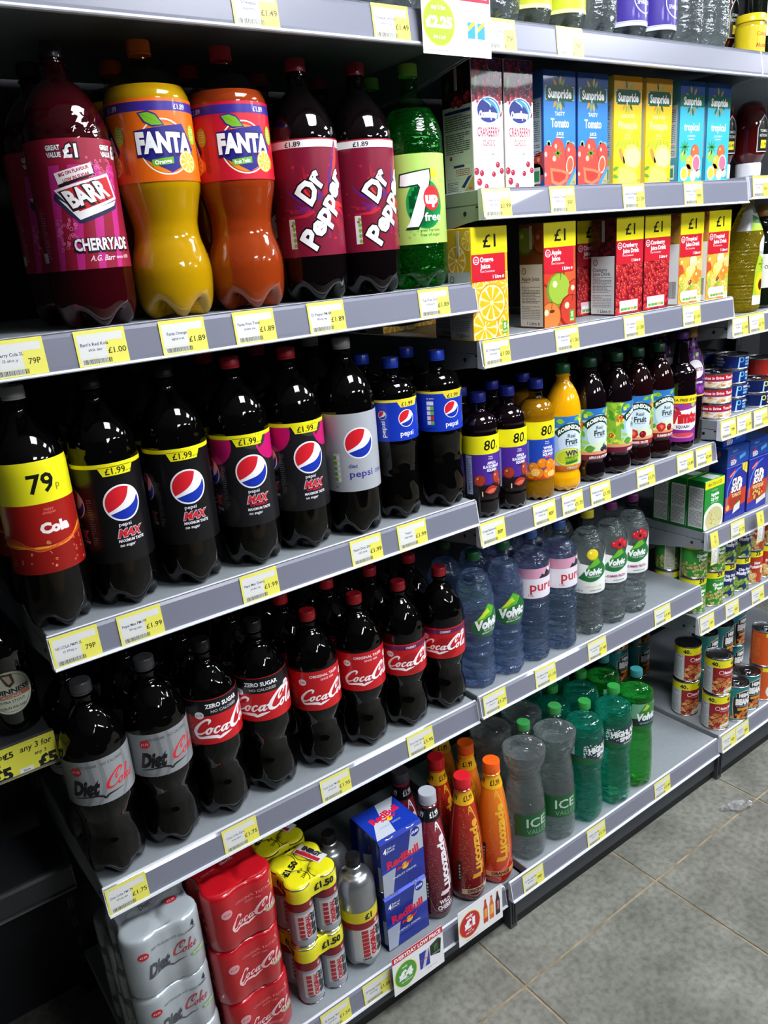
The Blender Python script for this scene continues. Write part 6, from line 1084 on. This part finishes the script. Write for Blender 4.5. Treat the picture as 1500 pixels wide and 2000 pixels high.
row('pepsi2', .753, .066, '1b', 'blue labelled cola bottle with nutrition panel, rightmost on its shelf', -20, G, 'the rightmost blue labelled cola', bname='blue capped cola', dy=.092)
G = 'contour cola bottles on the third left shelf'
row('coke_diet', .045, .105, '1c', 'contour cola bottle with silver label and dark cap, leftmost and darkest', -4, G, 'the leftmost silver labelled bottle', n=2, bname='dark capped cola', dy=.104)
row('coke_diet', .1465, .108, '1c', 'contour cola bottle with silver label, second from the left end', 5, G, 'the second silver labelled bottle', n=3, bname='dark capped cola', dy=.104)
row('coke_zero', .2465, .115, '1c', 'contour cola with black band over red label, beside the silver labels', 4, G, 'the left black banded cola', n=3, bname='black capped cola', dy=.102)
row('coke_zero', .3455, .117, '1c', 'contour cola with black band over red label and full lettering, right one of two', -24, G, 'the right black banded cola', n=3, bname='black capped cola', dy=.102)
row('coke_orig', .452, .111, '1c', 'red capped contour cola with plain red label, beside the black banded ones', -8, G, 'the left plain red labelled cola', n=3, bname='red capped cola')
row('coke_orig', .554, .108, '1c', 'red capped contour cola with plain red label, beside the purple banded ones', -15, G, 'the right plain red labelled cola', n=3, bname='red capped cola')
row('coke_cherry', .655, .104, '1c', 'red capped contour cola with purple band on red label, left one of two', -19, G, 'the left purple banded cola', n=3, bname='red capped cola')
row('coke_cherry', .7565, .1, '1c', 'red capped contour cola with purple band, at the right end beside the water', -36, G, 'the right purple banded cola', n=3, bname='red capped cola')
# bottom left shelf
for i, w_ in enumerate(('bottom', 'middle', 'top')):
    place('pack_diet', .070+(.002, -.001, .0)[i], .072, '1d', 'silver white shrink-wrapped can pack, %s of the front stack' % w_, 'drinks pack', (0, 1.5, -1)[i], 'silver can packs', h0=i*.1195)
    place('pack_red', .2085+(.002, -.001, .001)[i], .07, '1d', 'red shrink-wrapped can pack, %s of its stack of three' % w_, 'drinks pack', (1, -1, .5)[i], 'red can packs', h0=i*.1195)
    if i < 2: place('pack_diet', .072, .212, '1d', 'silver white can pack, %s one hidden behind the front silver stack' % ('lower', 'upper')[i], 'drinks pack', 1, 'silver can packs', h0=i*.1195)
    if i < 2:
        place_energy(.352, .064, i*.1405, 'yellow topped pack of four energy cans, %s one of the front stack' % ('lower', 'upper')[i], 'yellow energy packs')
        place_energy(.35, .176, i*.1405, 'yellow topped pack of energy cans, %s one of the stack behind' % ('lower', 'upper')[i], 'yellow energy packs')
        place_bullbox(.551, .067, i*.1368, 'blue and silver cardboard four-pack of energy cans, %s one of the two' % ('lower', 'upper')[i])
G = 'energy drink bottles on the bottom shelf'
row('silver', .453, .044, '1d', 'silver energy drink bottle with yellow £1 band and black cap, at the front', -4, G, 'the silver bottle with the £1 band', bname='silver bottle', dy=.085)
place('luco_cherry', .646, .045, '1d', 'dark cherry energy drink bottle with pale grey cap at the front', 'bottle', -8, G)
place('luco_dark', .646, .137, '1d', 'dark cherry energy drink bottle with dark grey cap behind the pale capped one', 'bottle', -4, G)
row('luco_orig', .734, .035, '1d', 'dark red energy drink bottle with bright red cap, left of the orange one', -16, G, 'the red capped energy drink', n=2, bname='red capped bottle', dy=.088)
row('luco_orange', .8195-.004, .032, '1d', 'orange energy drink bottle with orange cap and yellow sideways lettering', -30, G, 'the orange energy drink', n=3, bname='orange capped bottle', dy=.086)
# cartons
G = 'tall slim cartons'
for x, k, l, yw in ((.8555, 'ocean', 'white and dark berry cranberry carton, left one with its side showing', 0), (.930, 'ocean', 'white and dark berry cranberry carton, right one beside the blue cartons', 0),
    (1.034, 'sun_tomato', 'blue tomato juice carton, left one of two', 0), (1.125, 'sun_tomato', 'blue tomato juice carton, right one beside the yellow cartons', 0), (1.228, 'sun_pine', 'yellow pineapple juice carton, left one of two', 0), (1.326, 'sun_pine', 'yellow pineapple juice carton, right one beside the turquoise cartons', 0),
    (1.438, 'sun_trop', 'turquoise tropical juice carton, left one of two', 0), (1.535, 'sun_trop', 'turquoise tropical juice carton, rightmost on its shelf', 0)): place(k, x, .018, '2a', l, 'carton', yw, G)
G = 'one litre cartons with yellow tops'
for x, y, k, l, yw in ((.835, .004, 'es_orange', 'orange juice carton with yellow £1 top, at the front left end', -1), (.862, .078, 'es_orange', 'orange juice carton half hidden behind the front orange carton', -1),
    (1.02, .008, 'es_apple', 'apple juice carton with yellow £1 top and green apple picture', -2), (1.236, .014, 'es_cran', 'cranberry drink carton with yellow £1 top, front left one with white side panel', -1), (1.204, .088, 'es_cran', 'cranberry drink carton set back behind the left cranberry carton', 0),
    (1.33, .016, 'es_cran', 'cranberry drink carton with yellow £1 top, right one of the pair', -1), (1.443, .01, 'es_trop', 'tropical drink carton with yellow £1 top, left one of two', 0), (1.538, .004, 'es_trop', 'tropical drink carton with yellow £1 top, right one at the shelf end', 0),
    (.852, .30, 'es_orange', 'orange juice carton deep on the juice shelf below the green fizzy bottle, left', 0), (.955, .33, 'es_orange', 'orange juice carton deep on the juice shelf behind the front orange cartons, right', 0)): place(k, x, y, '2b', l, 'carton', yw, G)
G = 'squash bottles'
row('squash_ab', .851, .066, '2c', 'purple labelled blackcurrant squash with yellow 80p band, leftmost', -22, G, 'the left purple squash', bname='blue capped squash', dy=.078, dx=.022)
row('squash_ab', .925, .063, '2c', 'purple labelled blackcurrant squash with yellow 80p band, beside the orange squash', -20, G, 'the right purple squash', bname='blue capped squash', dy=.078, dx=.03)
row('squash_or', 1.003, .06, '2c', 'orange squash bottle with blue label, yellow 80p band and blue cap', -23, G, 'the orange squash with the 80p band', bname='orange squash', dy=.08, dx=.045)
row('rob_or', 1.082, .058, '2c', 'bright orange cordial bottle with dark green cap and green tennis ball on the label', -28, G, 'the bright orange cordial', n=1)
row('rob_ab', 1.169, .061, '2c', 'dark fruit squash with green leafy label and berries, beside the bright orange cordial', -21, G, 'the left leafy labelled squash', bname='dark squash', dy=.08)
row('rob_ab', 1.253, .058, '2c', 'dark fruit squash with label turned aside showing green leaves', 22, G, 'the squash turned aside', bname='dark squash', dy=.08)
row('rob_sf', 1.334, .063, '2c', 'dark red squash with strawberry on the label, left one of two', -47, G, 'the left strawberry labelled squash', bname='dark red squash', dy=.08)
row('rob_sf', 1.413, .064, '2c', 'dark red squash with strawberry on the label, beside the pink and purple label', -23, G, 'the right strawberry labelled squash', bname='dark red squash', dy=.08)
row('vimto', 1.497, .061, '2c', 'dark squash bottle with pink and purple label and big red lettering', -56, G, 'the pink and purple labelled squash', bname='purple capped squash', dy=.08)
row('ribena', 1.5765-.02+.008, .082, '2c', 'tall dark cordial bottle with gold cap and purple grape neck label, rightmost', -40, G, 'the gold capped cordial', bname='gold capped cordial', dy=.082)
G = 'still water bottles'
row('volvic', .8475, .098, '2d', 'blue tinted water bottle with green mountain label, leftmost beside the cola', -25, G, 'the leftmost water bottle', bname='blue water bottle', dy=.094)
row('volvic', .9325, .096, '2d', 'blue tinted water bottle with green mountain label, second from the cola', -42, G, 'the second water bottle', bname='blue water bottle', dy=.094)
row('pure', 1.017, .097, '2d', 'pale blue water bottle with pink and white mountain label, left one of two', -21, G, 'the left pink labelled water', bname='pale blue water bottle', dy=.09)
row('pure', 1.102, .091, '2d', 'pale blue water bottle with pink and white mountain label, beside the yellow capped bottle', -13, G, 'the right pink labelled water', bname='pale blue water bottle', dy=.09)
row('volvic_lemon', 1.203, .094, '2d', 'clear water bottle with yellow cap and lemon on the label', -40, G, 'the yellow capped water', bname='yellow capped water bottle', dy=.09)
row('volvic_summer', 1.286, .094, '2d', 'clear water bottle with purple cap and red berries, left one of two', -38, G, 'the left purple capped water', n=1)
row('volvic_summer', 1.369, .095, '2d', 'clear water bottle with purple cap and red berries, rightmost of the row', -42, G, 'the rightmost still water', n=1)
G = 'sparkling water bottles'
row('ice', .906, .022, '2e', 'clear waisted water bottle with green cap, leftmost and nearest', -40, G, 'the left clear waisted bottle', bname='clear waisted bottle', dy=.104)
row('ice', 1.004, .02, '2e', 'clear waisted water bottle with green cap, beside the teal bottles', -46, G, 'the right clear waisted bottle', bname='clear waisted bottle', dy=.104)
row('highland', 1.101, .016, '2e', 'teal green water bottle with dark green label, left one at the front', -28, G, 'the left teal bottle', bname='teal bottle', n=3, dy=.1)
row('highland', 1.202, .012, '2e', 'teal green water bottle with dark green label, right one at the front', -48, G, 'the right teal bottle', bname='teal bottle', n=3, dy=.1)
row('volvic_green', 1.295, .016, '2e', 'bright green water bottle with teal cap, rightmost on the bottom shelf', -50, G, 'the bright green bottle', bname='bright green bottle', dy=.1)
# top shelf
G = 'clear bottles on the top shelf'
for i, (x, k, l) in enumerate(((.50, 'clr', 'first of the clear bottles cut by the top of the photo'), (.592, 'clr', 'second of the clear bottles, left of the offer card'), (.684, 'clr', 'clear bottle half behind the offer card'), (.772, 'clr', 'clear bottle hidden behind the offer card'),
    (.89, 'clr', 'clear bottle just right of the offer card'), (.966, 'clr_lemon', 'left one of two lime labelled bottles at the top edge'), (1.053, 'clr_lemon', 'right one of two lime labelled bottles at the top edge'), (1.14, 'clr', 'clear bottle between lime and purple labels at the top edge'), (1.228, 'clr_purple', 'left one of two purple labelled clear bottles at the top edge'), (1.318, 'clr_purple', 'right one of two purple labelled clear bottles at the top edge'),
    (1.408, 'clr', 'clear bottle right of the purple labels at the top edge'), (1.497, 'clr', 'second clear bottle right of the purple labels'), (1.563, 'clr', 'clear bottle beside the yellow jar at the top edge'))): place(k, x, .03 if x < 1.55 else .09, 'top', l+' on the top shelf', 'bottle', -12+i*5 % 20, G)
place('jar', 1.664, .034, 'top3', 'yellow mustard jar with yellow lid at the right edge of the top shelf', 'jar', -28)
place('olive', 1.742, .05, 'top3', 'dark glass bottle beside the yellow jar, at the right edge of the photo', 'bottle', -20); place('ketch', 1.70, .13, 'top3', 'dark red sauce bottle behind the yellow jar on the top shelf', 'bottle', -20)
# right bay
place('ketch', 1.70, .12, '3a', 'dark red sauce bottle on its white cap, left one beside the tall cartons', 'bottle', -30, 'sauce bottles'); place('ketch', 1.782, .09, '3a', 'dark red sauce bottle on its white cap, right one cut by the photo edge', 'bottle', -25, 'sauce bottles')
place('oil', 1.715, .045, '3b', 'ribbed clear bottle of golden cooking oil with sunflower label', 'bottle', -24); place('olive', 1.81, .06, '3b', 'dark green glass oil bottle at the right edge beside the golden oil', 'bottle', -30)
ORD = ('bottom', 'second', 'third', 'top')
G = 'flat fish tins'
for i in range(3): place('tuna_red', 1.645-.002*i, .062, '3c', 'red and white fish tin, %s of its stack of three' % ('bottom', 'middle', 'top')[i], 'tin', (-30, -20, -22)[i], G, h0=i*.0382)
for i in range(4): place('tuna_blue', 1.731+.003*(i % 2), .074, '3c', 'blue fish tin, %s of the front stack of four' % ORD[i], 'tin', (-12, -16, -6, -14)[i], G, h0=i*.0362)
for i in range(2): place('tuna_navy', 1.818, .056, '3c', 'navy fish tin with yellow sign, %s of its pair' % ('lower', 'upper')[i], 'tin', (-14, -8)[i], G, h0=i*.0362)
for i in range(4): place('tuna_red', 1.652, .152, '3c', 'fish tin, %s of the dark stack behind the red and white tins' % ORD[i], 'tin', 10, G, h0=i*.0382); place('tuna_blue', 1.742, .165, '3c', 'blue fish tin, %s of the rear stack' % ORD[i], 'tin', 20, G, h0=i*.0362)
place('salmon', 1.905, .095, '3c', 'large red fish tin at the right edge of the photo', 'tin', -25)
G = 'green soup boxes'
for i in range(3): place('green_soup', 1.6465, .047+i*.0525, '3d', 'green vegetable soup box, %s' % ('front one with its yellow offer band showing', 'middle one of three in a row', 'rearmost one of three in a row')[i], 'box', 0, G)
place('cup_tomato', 1.752, .05, '3d', 'blue and red tomato soup box with white lettering, upright at the front', 'box', 0); place('cup_minestrone', 1.859, .05, '3d', 'blue and red minestrone soup box upright at the right edge', 'box', 0)
place('blue_flat', 1.757, .052, '3d', 'blue soup box lying flat on the tomato soup box, lower one', 'box', 0, 'flat blue boxes', h0=.1485); place('blue_flat', 1.765, .07, '3d', 'blue soup box lying flat, topmost below the fish tin shelf', 'box', -2, 'flat blue boxes', h0=.199); place('blue_flat', 1.869, .056, '3d', 'blue soup box lying flat on the minestrone soup box', 'box', 0, 'flat blue boxes', h0=.1485)
for i, (x, y, k, l, yw) in enumerate(((1.644, .096, 'peas', 'green pea tin at the left end', -38), (1.644, .176, 'peas', 'green pea tin set back with its pale side showing', 58), (1.7165, .088, 'peas', 'green pea tin beside the blue tins', -38), (1.786, .092, 'mushy', 'dark blue mushy pea tin beside the green tins', -46), (1.853, .088, 'mushy', 'dark blue mushy pea tin beside the orange tins', -46), (1.923, .093, 'potato', 'orange potato tin beside the blue tins', -44), (1.996, .085, 'potato', 'orange potato tin at the right edge', -44))):
    for j in range(2): place(k, x, y, '3e', l+', %s one' % ('lower', 'upper')[j], 'tin', yw+j*3, 'vegetable tins', h0=j*.1043)
G = 'tins on the lowest right shelf'
for i, (x, y, k, n, l, yw) in enumerate(((1.645, .008, 'beans', 2, 'baked bean tin with yellow 40p band at the front', -36), (1.647, .104, 'beans', 2, 'baked bean tin with yellow 40p band set back at the left', -26), (1.7215, -.004, 'heinz', 1, 'turquoise bean tin standing alone at the very front', -40), (1.797, .006, 'heinz', 1, 'turquoise bean tin beside the orange tins', -34), (1.876, .003, 'bolog', 2, 'orange sauce tin with yellow top band', -30),
    (1.738, .108, 'heinz', 2, 'turquoise bean tin in row two behind the lone front tin', -24), (1.82, .11, 'heinz', 2, 'turquoise bean tin in row two right', -22), (1.92, .13, 'heinz', 2, 'turquoise bean tin behind the orange tins', -24), (1.648, .35, 'heinz', 2, 'turquoise bean tin far back in the dark, left', -20), (1.728, .33, 'heinz', 2, 'turquoise bean tin far back in the dark, right', -20))):
    for j in range(n): place(k, x+(.003*j if k == 'beans' else 0), y, '3f', l+('' if n == 1 else (', lower one', ', upper one')[j]), 'tin', yw+(0, 4)[j], G, h0=j*.1103)
place('stout', -.043, .19, '0b', 'dark bottle with round cream harp label at the left edge of the photo', 'bottle', -4)
